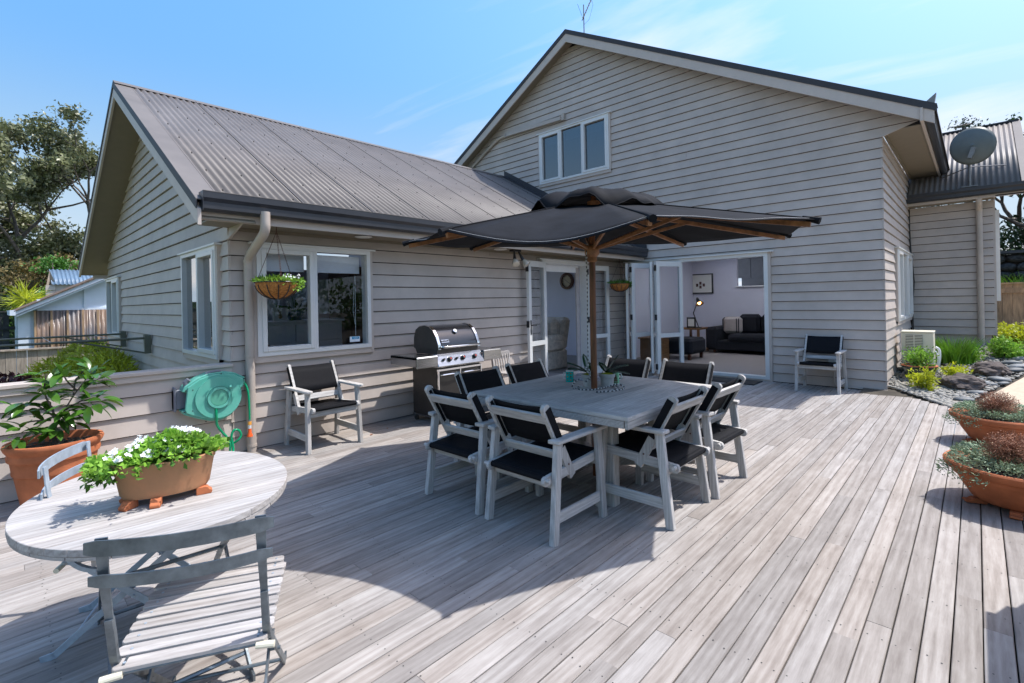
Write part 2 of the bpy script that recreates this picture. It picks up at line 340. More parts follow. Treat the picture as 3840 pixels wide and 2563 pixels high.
def tag(o, label, cat, group=None):
    o['label'] = label; o['category'] = cat
    if group: o['group'] = group
    return o
def recenter(o):
    """move a top-level single mesh's origin to the base of its geometry"""
    me = o.data; n_ = len(me.vertices); co = np.empty(n_*3); me.vertices.foreach_get('co', co); co = co.reshape(-1, 3)
    c = np.array([(co[:, 0].min()+co[:, 0].max())/2, (co[:, 1].min()+co[:, 1].max())/2, co[:, 2].min()]); me.vertices.foreach_set('co', (co-c).ravel()); o.location = Vector(c)+o.location; return o
def structure(o): o['kind'] = 'structure'; return o
def stuff(o): o['kind'] = 'stuff'; return o
def dup(root, loc, rz, label, group=None):
    r = root.copy(); COL.objects.link(r); r.location = loc; r.rotation_euler = (0, 0, rz); r['label'] = label
    if group: r['group'] = group
    def rec(a, b):
        for ch in list(a.children):
            c = ch.copy(); COL.objects.link(c); c.parent = b; rec(ch, c)
    rec(root, r); return r
def leaves(P, D, Lg, W, droop=.2, seed=0, shape='leaf'):
    """N leaves at P (n,3) pointing along D (n,3), lengths Lg, widths W; returns verts, faces"""
    g = np.random.default_rng(seed); n = len(P); D = D/np.linalg.norm(D, axis=1, keepdims=True)
    rn = g.normal(size=(n, 3)); S = np.cross(D, rn); S /= np.linalg.norm(S, axis=1, keepdims=True)+1e-9; U = np.cross(S, D)
    Lg = np.broadcast_to(Lg, n)[:, None]; W = np.broadcast_to(W, n)[:, None]
    a = P; b = P+D*Lg*.45+S*W*.5+U*W*.12; c = P+D*Lg*.45-S*W*.5+U*W*.12; d = P+D*Lg-U*Lg*droop; mid = P+D*Lg*.45
    V = np.stack([a, b, d, c, mid], 1).reshape(-1, 3)
    i = np.arange(n)*5
    F = np.concatenate([np.stack([i, i+1, i+4], 1), np.stack([i+1, i+2, i+4], 1), np.stack([i+2, i+3, i+4], 1), np.stack([i+3, i, i+4], 1)])
    return V, F
def np_mesh(name, V, F, mt, parent=None, smooth=False):
    me = bpy.data.meshes.new(name); o = bpy.data.objects.new(name, me); COL.objects.link(o)
    L0 = WLOC.get(parent.name, Vector((0, 0, 0))) if parent else Vector((0, 0, 0))
    V = np.asarray(V, float)-np.array(L0); k = F.shape[1]
    me.vertices.add(len(V)); me.vertices.foreach_set('co', V.ravel()); me.loops.add(F.size); me.loops.foreach_set('vertex_index', F.ravel().astype(np.int32))
    me.polygons.add(len(F)); me.polygons.foreach_set('loop_start', np.arange(0, F.size, k, dtype=np.int32)); me.update(calc_edges=True); me.validate()
    me.materials.append(MATS[mt])
    if parent: o.parent = parent; WLOC[o.name] = L0
    return o
def ellipsoid_pts(c, r, n, g, shell=.55):
    d = g.normal(size=(n, 3)); d /= np.linalg.norm(d, axis=1, keepdims=True); q = shell+(1-shell)*g.random(n)**.6
    return np.array(c)+d*q[:, None]*np.array(r), d
def foliage(name, blobs, n, size, mt, parent=None, seed=1, aspect=.5, upb=.3, shell=.5, droop=.2):
    g = np.random.default_rng(seed); P = []; D = []; tot = sum(np.prod(b[1])**(2/3) for b in blobs)
    for c, r in blobs:
        k = max(4, int(n*np.prod(r)**(2/3)/tot)); p, d = ellipsoid_pts(c, r, k, g, shell); P.append(p); D.append(d+g.normal(size=d.shape)*.6+np.array([0, 0, upb]))
    P = np.concatenate(P); D = np.concatenate(D); Lg = size*(.6+.8*g.random(len(P)))
    V, F = leaves(P, D, Lg, Lg*aspect, droop, seed); return np_mesh(name, V, F, mt, parent)

XM, YW, YR, XG = 8.6, 5.08, .946, 1.53
PITCH = .1425
HOUSE = thing('house', 'taupe weatherboard house with two gables wrapping around the timber deck', 'house', (XM, YW, 0))
def solve_rows(z0, z1, pitch=PITCH):
    n = int(math.ceil((z1-z0)/pitch)); return [(z0+i*pitch, min(z0+(i+1)*pitch, z1)) for i in range(n)]
def board_wall(parent, plane, at, sgn, z0, z1, umin, umax, openings=(), mt='paint', pitch=PITCH, joints=0.):
    """bevel-back weatherboards on the plane x=at or y=at facing sgn; umin/umax functions of z; openings (u0,u1,z0,z1)"""
    def P(u, z, o): return (at+sgn*o, u, z) if plane == 'x' else (u, at+sgn*o, z)
    def piece(zb, ua, ub, ua2, ub2, za, zt):
        if ub-ua < .01 and ub2-ua2 < .01: return
        off = lambda z: .003+.021*(1-(z-zb)/pitch)
        if za == zb: za = zb+.009  # open gap below each board shows the black backing as a shadow line
        o0, o1 = off(za), off(zt)
        vs = [P(ua, za, -.002), P(ub, za, -.002), P(ub, za, o0), P(ua, za, o0), P(ua2, zt, -.002), P(ub2, zt, -.002), P(ub2, zt, o1), P(ua2, zt, o1)]
        b = MB().add(vs, [(3,2,1,0),(4,5,6,7),(0,1,5,4),(1,2,6,5),(2,3,7,6),(3,0,4,7)]); b.build('weatherboard', mt, parent)
    for zb, zt in solve_rows(z0, z1, pitch):
        cuts = sorted({zb, zt}|{o[2] for o in openings if zb < o[2] < zt}|{o[3] for o in openings if zb < o[3] < zt})
        for za, zc in zip(cuts, cuts[1:]):
            if zc-za < .004: continue
            zm = (za+zc)/2; hits = sorted((o[0], o[1]) for o in openings if o[2] < zm < o[3])
            L0, L1, U0, U1 = umin(za), umin(zc), umax(za), umax(zc)
            if U1 <= L1: U1 = L1 = (U1+L1)/2
            if U0-L0 < .02: continue
            cur0, cur1 = L0, L1
            for h0, h1 in hits:
                if h0 > cur0: piece(zb, cur0, h0, cur1, h0, za, zc)
                cur0 = cur1 = h1
            if U0 > cur0:
                if joints and random.random() < joints and not hits and U0-cur0 > 2:
                    j = cur0+(U0-cur0)*random.uniform(.25, .75); piece(zb, cur0, j-.002, cur1, j-.002, za, zc); piece(zb, j+.002, U0, j+.002, U1, za, zc)
                else: piece(zb, cur0, U0, cur1, U1, za, zc)

# roof lines
WA, WZ, WS = 8.29, 4.39, .573      # wing ridge y, z and right slope
wing_r = lambda y: WZ-.09-(WA-y)*WS if y <= WA else WZ-.09-(y-WA)*.52
MA, MZ, MS = 6.18, 7.04, .557      # main gable apex y, z, slope
# --- main gable wall (plane x = XM)
w_main = sub('main_wall', HOUSE)
MD = (2.43, 4.98, 0, 2.085); MWN = (5.33, 7.15, 4.0, 5.13)
zl = lambda z: (z-(MZ-.12))/MS
board_wall(w_main, 'x', XM, -1, .0, 6.80, lambda z: YR-.02 if z < 3.60 else max(.52, MA+zl(z)) if z < 3.95 else MA+zl(z),
           lambda z: YW-.006 if z < 2.2 else min(MA-zl(z), 12.0 if z > 4.2 else 12.0), [MD, MWN], joints=.35)
# --- wing long wall (plane y = YW)
w_wing = sub('wing_wall', HOUSE)
WW = (1.745, 2.965, .885, 1.975); WD = (6.02, 7.30, 0, 2.03)
board_wall(w_wing, 'y', YW, -1, .0, 2.13, lambda z: XG-.02, lambda z: XM-.03, [WW, WD], joints=.3)
# --- wing gable wall (plane x = XG)
w_gab = sub('gable_wall', HOUSE)
GW1 = (5.345, 6.60, .865, 1.975); GW2 = (10.75, 12.03, .885, 1.93)
zg = lambda z: (z-(WZ-.12))/WS
board_wall(w_gab, 'x', XG, -1, -.997, 4.24, lambda z: YW-.02 if z < 2.10 else max(4.6, WA+zg(z)), lambda z: min(12.1, WA-(z-(WZ-.12))/.52), [GW1, GW2], joints=.3)
# --- side wall of main (plane y = YR, facing -y)
w_side = sub('side_wall', HOUSE)
SW = (9.86, 12.15, .93, 2.10)
board_wall(w_side, 'y', YR, -1, .0, 3.60, lambda z: XM-.02, lambda z: 12.27, [SW])
# --- annex wall (plane x = 12.27)
w_ann = sub('annex_wall', HOUSE)
XA = 12.27
board_wall(w_ann, 'x', XA, -1, .59, 3.02, lambda z: -.24, lambda z: YR-.03)
MB().box(XA+.03, XA+.12, -.19, YR, .2, .60).build('foundation', 'paint', w_ann)
MB().box(XA+.0, XA+5, -.262, -.235, .59, 3.0).build('annex_side_cladding', 'paint', w_ann)
# solid backing behind the boards
b = MB(); X0 = XM+.001
b.box(X0, X0+.1, YR+.01, MD[0], -.1, 2.5); b.box(X0, X0+.1, MD[1], YW, -.1, 2.5); b.box(X0, X0+.1, YR+.01, 7.4, 2.5, 2.6)
b.box(X0, X0+.1, MD[0], MD[1], MD[3], 2.5)
b.prism([(YR+.01, 2.6), (MWN[0], 2.6), (MWN[0], MZ-.165-(MA-MWN[0])*MS), (YR+.01, 3.93)], 'x', X0, X0+.1); b.prism([(.53, 3.66), (YR+.01, 3.66), (YR+.01, 3.93), (.53, 3.70)], 'x', X0, X0+.1)
b.prism([(MWN[0], MWN[3]), (MWN[1], MWN[3]), (MWN[1], MZ-.165-(MWN[1]-MA)*MS), (MA, MZ-.165), (MWN[0], MZ-.165-(MA-MWN[0])*MS)], 'x', X0, X0+.1)
b.box(X0, X0+.1, MWN[0], MWN[1], 2.6, MWN[2]); b.prism([(MWN[1], 2.6), (11.9, 2.6), (11.9, 3.4), (MWN[1], MZ-.165-(MWN[1]-MA)*MS)], 'x', X0, X0+.1)
b.build('wall_core', 'shade_backing', w_main)
b = MB(); b.box(XG+.04, WW[0], YW+.004, YW+.1, -.1, 2.3); b.box(WW[0], WW[1], YW+.004, YW+.1, -.1, WW[2]); b.box(WW[0], WW[1], YW+.004, YW+.1, WW[3], 2.3); b.box(WW[1], WD[0], YW+.004, YW+.1, -.1, 2.3)
b.box(WD[0], WD[1], YW+.004, YW+.1, WD[3], 2.3); b.box(WD[1], XM, YW+.004, YW+.1, -.1, 2.3); b.build('wall_core', 'shade_backing', w_wing)
b = MB(); gx = XG+.002
b.box(gx, gx+.05, YW, GW1[0], -1, 2.2); b.box(gx, gx+.05, GW1[0], GW1[1], -1, GW1[2]); b.box(gx, gx+.05, GW1[1], GW2[0], -1, 2.2); b.box(gx, gx+.05, GW2[0], GW2[1], -1, GW2[2]); b.box(gx, gx+.05, GW2[1], 12.08, -1, 2.0)
b.box(gx, gx+.05, GW1[0], GW1[1], GW1[3], 2.2); b.prism([(YW, 2.2), (11.8, 2.2), (WA, 4.15), (YW, 2.32)], 'x', gx, gx+.05); b.box(gx, gx+.05, GW2[0], GW2[1], GW2[3], 2.2)
b.build('wall_core', 'shade_backing', w_gab)
b = MB(); b.box(XM+.1, SW[0], YR+.002, YR+.06, -.1, 3.6); b.box(SW[0], SW[1], YR+.002, YR+.06, -.1, SW[2]); b.box(SW[0], SW[1], YR+.002, YR+.06, SW[3], 3.6); b.box(SW[1], 14, YR+.002, YR+.06, -.1, 3.6); b.build('wall_core', 'shade_backing', w_side)
MB().box(XA+.03, XA+.1, -.23, YR, .6, 3.0).build('wall_core', 'shade_backing', w_ann)
# corner boards / soakers
for z, zt in solve_rows(0, 2.0):
    pass
# --- wing roof
XB = 1.14
roof1 = sub('wing_roof', HOUSE)
def corr(name, parent, p0, along, down, width, length, lo, hi, mt='roof_steel', pitch=.076, amp=.0095, seg=6):
    """corrugated sheet: p0 top corner, along = unit dir across corrugations, down = unit dir down the slope"""
    p0 = Vector(p0); a = Vector(along).normalized(); d = Vector(down).normalized(); nrm = a.cross(d).normalized()
    if nrm.z < 0: nrm = -nrm
    n = max(2, int(width/pitch*seg)); vs = []; fs = []
    for i in range(n+1):
        s_ = width*i/n; h = amp*math.cos(2*math.pi*(s_+lo)/pitch)+hi
        p = p0+a*s_+nrm*h; vs += [p, p+d*length]
    fs = [(2*i, 2*i+1, 2*i+3, 2*i+2) for i in range(n)]
    return MB().add(vs, fs).build(name, mt, parent, smooth=2, solid=.0015)
dn = Vector((0, -1, -WS)).normalized(); slen = (WA-4.60)/(-dn.y)
x = XB+.17; k = 1
while x < XM-.0:
    wd = min(.76, XM-.005-x); corr('roof_sheet', roof1, (x, WA-.05, WZ-.03), (1, 0, 0), dn, wd-.016, slen, x, .012); p_ = Vector((x+wd-.006, WA-.05, WZ-.008))
    if k and x+wd < XM-.1: MB().bar(p_, p_+dn*slen, .010, .020, (0, 0, 1)).build('lap_shadow_bar', 'lap_shadow_dark', roof1)  # dark bar drawn along each lap in place of its shadow
    x += .76; k += 1
dl = Vector((0, 1, -.52)).normalized()
corr('roof_sheet', roof1, (XB+.17, WA+.05, WZ-.03), (1, 0, 0), dl, .9, 4.75, 0, .012)  # back slope left mostly open so sky light reaches the rooms
MB().add([(XB-.01, WA+.06, WZ-.022), (XB-.01, WA, WZ+.03), (XB-.01, WA-.13, WZ-.045), (XM+.0, WA+.06, WZ-.022), (XM+.0, WA, WZ+.03), (XM, WA-.13, WZ-.045)], [(0,1,4,3),(1,2,5,4)]).build('ridge_cap', 'roof_steel', roof1, solid=.004)
MB().prism([(4.6, WZ-.045-(WA-4.6)*WS), (WA, WZ-.045), (WA, WZ-.055), (4.6, WZ-.055-(WA-4.6)*WS)], 'x', XB+.19, XM-.01).build('lap_shade_sheet', 'shade_backing', roof1)  # black sheet added below so gaps between sheets read as lap shadows
# screws on the sheets
b = MB()
for i in range(24):
    for r in range(8):
        xx = XB+.25+i*.304; t = .22+r*.54
        p = Vector((xx, WA-.05, WZ-.03))+dn*t; b.box(p.x-.0045, p.x+.0045, p.y-.006, p.y+.006, p.z+.016, p.z+.030)
stuff(b.build('roof_screw', 'nail', roof1))
# barge flashing (flat steel strip along the verge), barge boards, soffit
def slopebar(name, parent, pts, mt):   # prism in the y-z plane extruded in x
    return MB().prism(pts[0], 'x', pts[1], pts[2]).build(name, mt, parent)
def band(y0, y1, za, zb_, h):   # parallelogram
    return [(y0, za), (y1, zb_), (y1, zb_-h), (y0, za-h)]
yr0, zr0 = 4.54, WZ-(WA-4.54)*WS
slopebar('verge_flashing', roof1, (band(yr0, WA, zr0+.012, WZ+.012, .008), XB-.012, XB+.185), 'roof_steel')
slopebar('verge_flashing', roof1, (band(yr0, WA, zr0+.004, WZ+.004, .075), XB-.014, XB-.004), 'roof_dark')
slopebar('barge_board', roof1, (band(yr0-.01, WA, zr0-.071, WZ-.071, .13), XB-.004, XB+.022), 'paint_trim')
slopebar('verge_flashing', roof1, (band(12.52, WA, WZ-(12.52-WA)*.52+.004, WZ+.004, .06), XB-.014, XB-.002), 'roof_dark')
slopebar('barge_board', roof1, (band(12.52, WA, WZ-(12.52-WA)*.52-.056, WZ-.056, .13), XB-.004, XB+.022), 'paint_trim')
slopebar('gable_soffit', roof1, (band(yr0+.03, WA, zr0-.15+.03*WS, WZ-.15, .012), XB+.02, XG+.06), 'soffit')
slopebar('gable_soffit', roof1, (band(12.5, WA, WZ-(12.5-WA)*.52-.15, WZ-.15, .012), XB+.02, XG+.06), 'soffit')
MB().box(XB+.2, XM, 12.48, 12.52, 1.98, 2.15).build('fascia_board', 'paint_trim', roof1)
YF = 4.62
MB().box(XB+.022, XM-.03, YF-.012, YF+.012, 2.095, 2.235).build('fascia_board', 'paint_trim', roof1)
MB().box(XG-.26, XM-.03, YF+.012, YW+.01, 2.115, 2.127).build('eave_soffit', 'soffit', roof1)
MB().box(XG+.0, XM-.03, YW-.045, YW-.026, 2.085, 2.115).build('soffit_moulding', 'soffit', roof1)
def gutter(name, parent, axis, a, b_, y, z, sgn):
    """box-front gutter along x (axis 'x') at y, or along... profile with lip; sgn = outward direction"""
    prof = [(0, 0), (0, -.14), (sgn*.015, -.155), (sgn*.06, -.155), (sgn*.09, -.135), (sgn*.09, -.08), (sgn*.11, -.05), (sgn*.11, 0), (sgn*.098, 0), (sgn*.098, -.04), (sgn*.075, -.135), (sgn*.012, -.135), (sgn*.012, 0)]
    return MB().prism([(y+p, z+q) for p, q in prof], 'x' if axis == 'x' else 'y', a, b_).build(name, 'gutter_dark', parent)
gutter('gutter', roof1, 'x', XB+.03, XM-.06, YF-.012, 2.312, -1)
MB().box(XB+.03, XM-.06, YF-.124, YF-.112, 2.3135, 2.319).build('gutter_lip', 'roof_steel', roof1)
MB().box(XB+.026, XB+.03, YF-.124, YF-.01, 2.16, 2.315).build('gutter_end', 'gutter_dark', roof1)
# flashing where the wing roof meets the gable wall
b = MB(); b.prism([(4.55, zr0+.03+.0), (WA, WZ+.03), (WA, WZ+.16), (4.55, zr0+.16)], 'x', XM-.034, XM-.028); b.prism([(4.55, zr0+.028), (WA, WZ+.028), (WA, WZ+.036), (4.55, zr0+.036)], 'x', XM-.2, XM-.028); b.build('apron_flashing', 'roof_dark', roof1)
# --- main roof
roof2 = sub('main_roof', HOUSE); XMB = 8.32
mr0 = MZ-(MA-.34)*MS; ml1 = MZ-(12.0-MA)*MS
slopebar('barge_board', roof2, (band(.36, MA, mr0+.02*MS-.075, MZ-.075, .17), XMB, XMB+.025), 'paint_trim')
slopebar('barge_board', roof2, (band(12.0, MA, ml1-.075, MZ-.075, .17), XMB, XMB+.025), 'paint_trim')
slopebar('verge_flashing', roof2, (band(.33, MA, mr0-.005, MZ+.01, .085), XMB-.012, XMB), 'roof_dark')
slopebar('verge_flashing', roof2, (band(12.0, MA, ml1, MZ+.01, .085), XMB-.012, XMB), 'roof_dark')
slopebar('verge_flashing', roof2, (band(.33, MA, mr0+.004, MZ+.018, .008), XMB-.012, XMB+.2), 'roof_dark')
slopebar('verge_flashing', roof2, (band(12.0, MA, ml1+.008, MZ+.018, .008), XMB-.012, XMB+.2), 'roof_dark')
slopebar('gable_soffit', roof2, (band(.5, MA, MZ-(MA-.5)*MS-.15, MZ-.15, .012), XMB+.02, XM+.0), 'soffit')
slopebar('gable_soffit', roof2, (band(12.0, MA, ml1-.15, MZ-.15, .012), XMB+.02, XM+.0), 'soffit')
for xa, xb in ((XMB+.025, 9.3), (13.8, 15)): slopebar('roof_sheet', roof2, (band(.34, MA, mr0-.02, MZ-.01, .03), xa, xb), 'roof_dark')
slopebar('roof_sheet', roof2, (band(.34, .9, mr0-.02, MZ-.01-(MA-.9)*MS, .03), 9.3, 13.8), 'roof_dark')
slopebar('roof_sheet', roof2, (band(4.6, MA, MZ-.01-(MA-4.6)*MS, MZ-.01, .03), 9.3, 13.8), 'roof_dark')
slopebar('added_skylight', roof2, (band(.9, 4.6, MZ-.01-(MA-.9)*MS, MZ-.01-(MA-4.6)*MS, .01), 9.3, 13.8), 'glass')  # unseen roof opening added to light the living room
slopebar('roof_sheet', roof2, (band(12.0, MA, ml1-.01, MZ-.01, .03), XMB+.025, 15), 'roof_dark')
MB().box(XM-.30, 12.7, .47, .50, 3.61, 3.78).build('fascia_board', 'paint_trim', roof2)
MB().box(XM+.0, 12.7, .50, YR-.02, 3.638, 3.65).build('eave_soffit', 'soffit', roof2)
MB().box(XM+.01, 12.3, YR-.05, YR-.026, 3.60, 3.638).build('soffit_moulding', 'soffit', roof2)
gutter('gutter', roof2, 'x', XMB+.02, 12.75, .468, 3.80, -1)
MB().prism([(.365, 3.80), (.34, 3.96), (.46, 3.86)], 'x', XMB+.08, XMB+.16).build('gutter_bracket', 'steel_dull', roof2)
# --- annex roof
roof3 = sub('annex_roof', HOUSE)
an = Vector((-2.6, 0, -1.67)).normalized()
yy = .94
for kk in range(3): corr('roof_sheet', roof3, (14.5, .0+kk*.72-.62, 4.87), (0, 1, 0), an, .735, 3.09, kk*.72, .01)
MB().box(14.45, 14.6, -.68, 2, 4.87, 4.90).build('ridge_cap', 'roof_dark', roof3)
MB().prism([(14.5, 4.885), (11.88, 3.20), (11.88, 3.08), (14.5, 4.72)], 'y', -.70, -.68).build('barge_board', 'paint_trim', roof3)
MB().prism([(14.5, 4.895), (11.88, 3.215), (11.88, 3.205), (14.5, 4.885)], 'y', -.70, -.58).build('verge_flashing', 'roof_steel', roof3)
gutter('gutter', roof3, 'y', -.70, YR+.0, 11.96, 3.22, -1)
MB().box(11.96, 11.985, -.69, YR, 3.02, 3.19).build('fascia_board', 'paint_trim', roof3)
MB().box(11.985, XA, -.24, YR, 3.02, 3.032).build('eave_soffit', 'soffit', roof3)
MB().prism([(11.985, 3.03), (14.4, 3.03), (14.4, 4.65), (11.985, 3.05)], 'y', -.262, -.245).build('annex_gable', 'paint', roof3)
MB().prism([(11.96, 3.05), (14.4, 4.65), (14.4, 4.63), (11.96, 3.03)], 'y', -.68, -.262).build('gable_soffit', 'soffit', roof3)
MB().box(12.9, 13.0, -.33, -.262, 1.2, 2.9).build('annex_window_edge', 'white_joinery', w_ann)

# --- windows
def window(parent, plane, at, sgn, u0, u1, z0, z1, panes, blind=False, glass='glass', sill=True, open_last=0., name='window', blindh=.05):
    """joinery window: facings, outer frame, sashes (panes = list of (u0,u1,sash?)) as fractions"""
    wn = sub(name, parent)
    def bx(b, ua, ub, za, zb, oa, ob):
        if plane == 'x': b.box(min(at+sgn*oa, at+sgn*ob), max(at+sgn*oa, at+sgn*ob), ua, ub, za, zb)
        else: b.box(ua, ub, min(at+sgn*oa, at+sgn*ob), max(at+sgn*oa, at+sgn*ob), za, zb)
    b = MB(); bx(b, u0-.035, u0, z0-.03, z1+.02, -.02, .045); bx(b, u1, u1+.035, z0-.03, z1+.02, -.02, .045); bx(b, u0-.035, u1+.035, z0-.06, z0, -.02, .04); b.build('facing', 'paint_trim', wn)
    b = MB(); bx(b, u0-.06, u1+.06, z1+.0, z1+.018, -.02, .075); b.build('head_flashing', 'white_joinery', wn)
    f = .042; b = MB(); bx(b, u0, u0+f, z0, z1, -.07, .055); bx(b, u1-f, u1, z0, z1, -.07, .055); bx(b, u0+f, u1-f, z0, z0+f, -.07, .055); bx(b, u0+f, u1-f, z1-f, z1, -.07, .055)
    for a, c, s_ in panes[:-1]:
        um = u0+(u1-u0)*c; bx(b, um-.02, um+.02, z0+f, z1-f, -.07, .05)
    b.build('frame', 'white_joinery', wn)
    for i, (a, c, s_) in enumerate(panes):
        ua = u0+(u1-u0)*a+(f if a == 0 else .02); ub = u0+(u1-u0)*c-(f if c == 1 else .02); za, zb = z0+f, z1-f
        if s_:
            b = MB(); g = .045; bx(b, ua, ua+g, za, zb, -.02, .066); bx(b, ub-g, ub, za, zb, -.02, .066); bx(b, ua+g, ub-g, za, za+g, -.02, .066); bx(b, ua+g, ub-g, zb-g, zb, -.02, .066); b.build('sash', 'white_joinery', wn, bevel=.004)
            ua += g; ub -= g; za += g; zb -= g
        b = MB(); bx(b, ua, ub, za, zb, .0, .006); b.build('pane', glass, wn)
    if blind:
        b = MB()
        for a, c, s_ in panes: bx(b, u0+(u1-u0)*a+.06, u0+(u1-u0)*c-.06, z1-.20-blindh, z1-.06, -.10, -.09)
        b.build('blind', 'blind', wn)
    return wn
win = window(w_wing, 'y', YW, -1, *WW, [(0, .475, True), (.475, 1, False)], blind=True)
b = MB(); b.tube([(2.845, YW+.08, 1.7), (2.842, YW+.08, 1.02)], .003, 5); b.tube([(2.83, YW+.08, 1.6), (2.815, YW+.08, 1.3), (2.835, YW+.08, 1.15)], .002, 5); b.build('blind_cord', 'white_plastic', win)
b = MB(); b.box(2.72, 2.84, YW-.012, YW-.009, .955, 1.015); b.build('window_sticker', 'sticker_white', win)
b = MB(); b.box(2.745, 2.83, YW-.0145, YW-.012, .985, 1.012); b.build('window_sticker', 'sticker_blue', win)
window(w_gab, 'x', XG, -1, *GW1, [(0, .5, True), (.5, 1, False)], glass='glass_mirror')
window(w_gab, 'x', XG, -1, *GW2, [(0, .5, True), (.5, 1, False)], glass='glass_mirror')
window(w_main, 'x', XM, -1, *MWN, [(0, .36, True), (.36, .67, False), (.67, 1, True)], blind=True, glass='glass_tint')
window(w_side, 'y', YR, -1, *SW, [(0, .3, True), (.3, .64, False), (.64, 1, True)], glass='glass')
def text(s_, size, loc, rot, mt, parent, name='lettering', ext=.0008):
    cu = bpy.data.curves.new(name, 'FONT'); cu.body = s_; cu.size = size; cu.extrude = ext; cu.align_x = 'CENTER'; cu.align_y = 'CENTER'
    o = bpy.data.objects.new(name, cu); COL.objects.link(o); o.data.materials.append(MATS[mt]); dg = bpy.context.evaluated_depsgraph_get()
    me = bpy.data.meshes.new_from_object(o.evaluated_get(dg)); COL.objects.unlink(o); bpy.data.objects.remove(o)
    q = bpy.data.objects.new(name, me); COL.objects.link(q); me.materials.clear(); me.materials.append(MATS[mt]); q.rotation_euler = rot
    q.location = Vector(loc)-(WLOC[parent.name] if parent else Vector((0, 0, 0)))
    if parent: q.parent = parent
    return q
text('CCP', .026, (2.787, YW-.0155, .998), (R(90), 0, 0), 'sticker_white', win)

# --- bifold doors in the main wall
d1 = sub('bifold_door', w_main)
b = MB(); f = .06
b.box(XM-.05, XM+.09, MD[0], MD[0]+f, .03, MD[3]); b.box(XM-.05, XM+.09, MD[1]-f, MD[1], .03, MD[3]); b.box(XM-.05, XM+.09, MD[0]+f, MD[1]-f, MD[3]-f, MD[3]); b.box(XM-.055, XM+.09, MD[0]+f, MD[1]-f, .03, .075)
b.build('frame', 'white_joinery', d1); MB().box(XM-.09, XM-.0, MD[0]-.08, MD[1]+.05, MD[3], MD[3]+.018).build('head_flashing', 'white_joinery', d1)
b = MB(); b.box(XM-.045, XM, MD[0]-.04, MD[0], 0, MD[3]); b.box(XM-.045, XM, MD[1], MD[1]+.04, 0, MD[3]); b.build('facing', 'paint_trim', d1)
MB().box(XM-.04, XM+.09, MD[0], MD[1], -.02, .03).build('sill', 'paint_trim', d1)
def leaf(parent, p, q, z0, z1, mid=.72, handle=None, hinges=True):
    """glazed door leaf from p to q (x,y)"""
    lf = sub('door_leaf', parent); p = Vector((*p, 0)); q = Vector((*q, 0)); d = (q-p).normalized(); Lw = (q-p).length; nn = Vector((-d.y, d.x, 0))
    def bx(b, a0, a1, za, zb, t):
        vs = [p+d*a0-nn*t, p+d*a1-nn*t, p+d*a1+nn*t, p+d*a0+nn*t]; b.add([(v.x, v.y, za) for v in vs]+[(v.x, v.y, zb) for v in vs], [(3,2,1,0),(4,5,6,7),(0,1,5,4),(1,2,6,5),(2,3,7,6),(3,0,4,7)])
    s_ = .075; b = MB(); bx(b, 0, s_, z0, z1, .02); bx(b, Lw-s_, Lw, z0, z1, .02); bx(b, s_, Lw-s_, z0, z0+.13, .02); bx(b, s_, Lw-s_, z1-.09, z1, .02); bx(b, s_, Lw-s_, mid-.04, mid+.03, .02); b.build('leaf_frame', 'white_joinery', lf)
    b = MB(); bx(b, s_, Lw-s_, z0+.13, mid-.04, .003); bx(b, s_, Lw-s_, mid+.03, z1-.09, .003); b.build('pane', 'glass', lf)
    if hinges:
        for z in (z0+.12, (z0+z1)/2, z1-.12): b = MB(); bx(b, -.016, -.001, z-.05, z+.05, .024); b.build('hinge', 'black_metal', lf)
    if handle:
        b = MB(); a = .04; bx(b, a-.015, a+.015, .86, 1.08, .026); h = p+d*a
        for sg in (-1, 1): b.tube([(h+nn*sg*.02+Vector((0, 0, 1.0))), (h+nn*sg*.055+Vector((0, 0, 1.0))), (h+nn*sg*.06+d*.10+Vector((0, 0, 1.0)))], .008, 6)
        b.build('handle', 'black_metal', lf)
    return lf
leaf(d1, (8.60, 4.88), (8.03, 4.68), .05, 2.03); leaf(d1, (8.02, 4.585), (8.585, 4.445), .05, 2.03); leaf(d1, (8.575, 4.40), (8.03, 4.19), .05, 2.03); leaf(d1, (8.02, 4.10), (8.58, 3.875), .05, 2.03)
# --- french doors in the wing wall
d2 = sub('french_door', w_wing); f = .055
b = MB(); b.box(WD[0], WD[0]+f, YW-.05, YW+.09, .03, WD[3]); b.box(WD[1]-f, WD[1], YW-.05, YW+.09, .03, WD[3]); b.box(WD[0]+f, WD[1]-f, YW-.05, YW+.09, WD[3]-f, WD[3]); b.box(WD[0]+f, WD[1]-f, YW-.055, YW+.09, .02, .07); b.build('frame', 'white_joinery', d2)
MB().box(WD[0]-.08, WD[1]+.06, YW-.09, YW, WD[3], WD[3]+.018).build('head_flashing', 'white_joinery', d2)
leaf(d2, (5.56, 4.93), (6.09, 5.02), .05, 1.99, handle=True); leaf(d2, (7.28, 5.02), (7.84, 4.955), .05, 1.99)
MB().box(WD[0]+.08, WD[1]-.08, YW+.1, YW+.11, 1.86, 1.98).build('blind', 'blind', d2)
MB().box(WD[1]-.16, WD[1]-.06, YW+.095, YW+.12, .1, 1.95).build('curtain', 'cushion_fabric', d2)

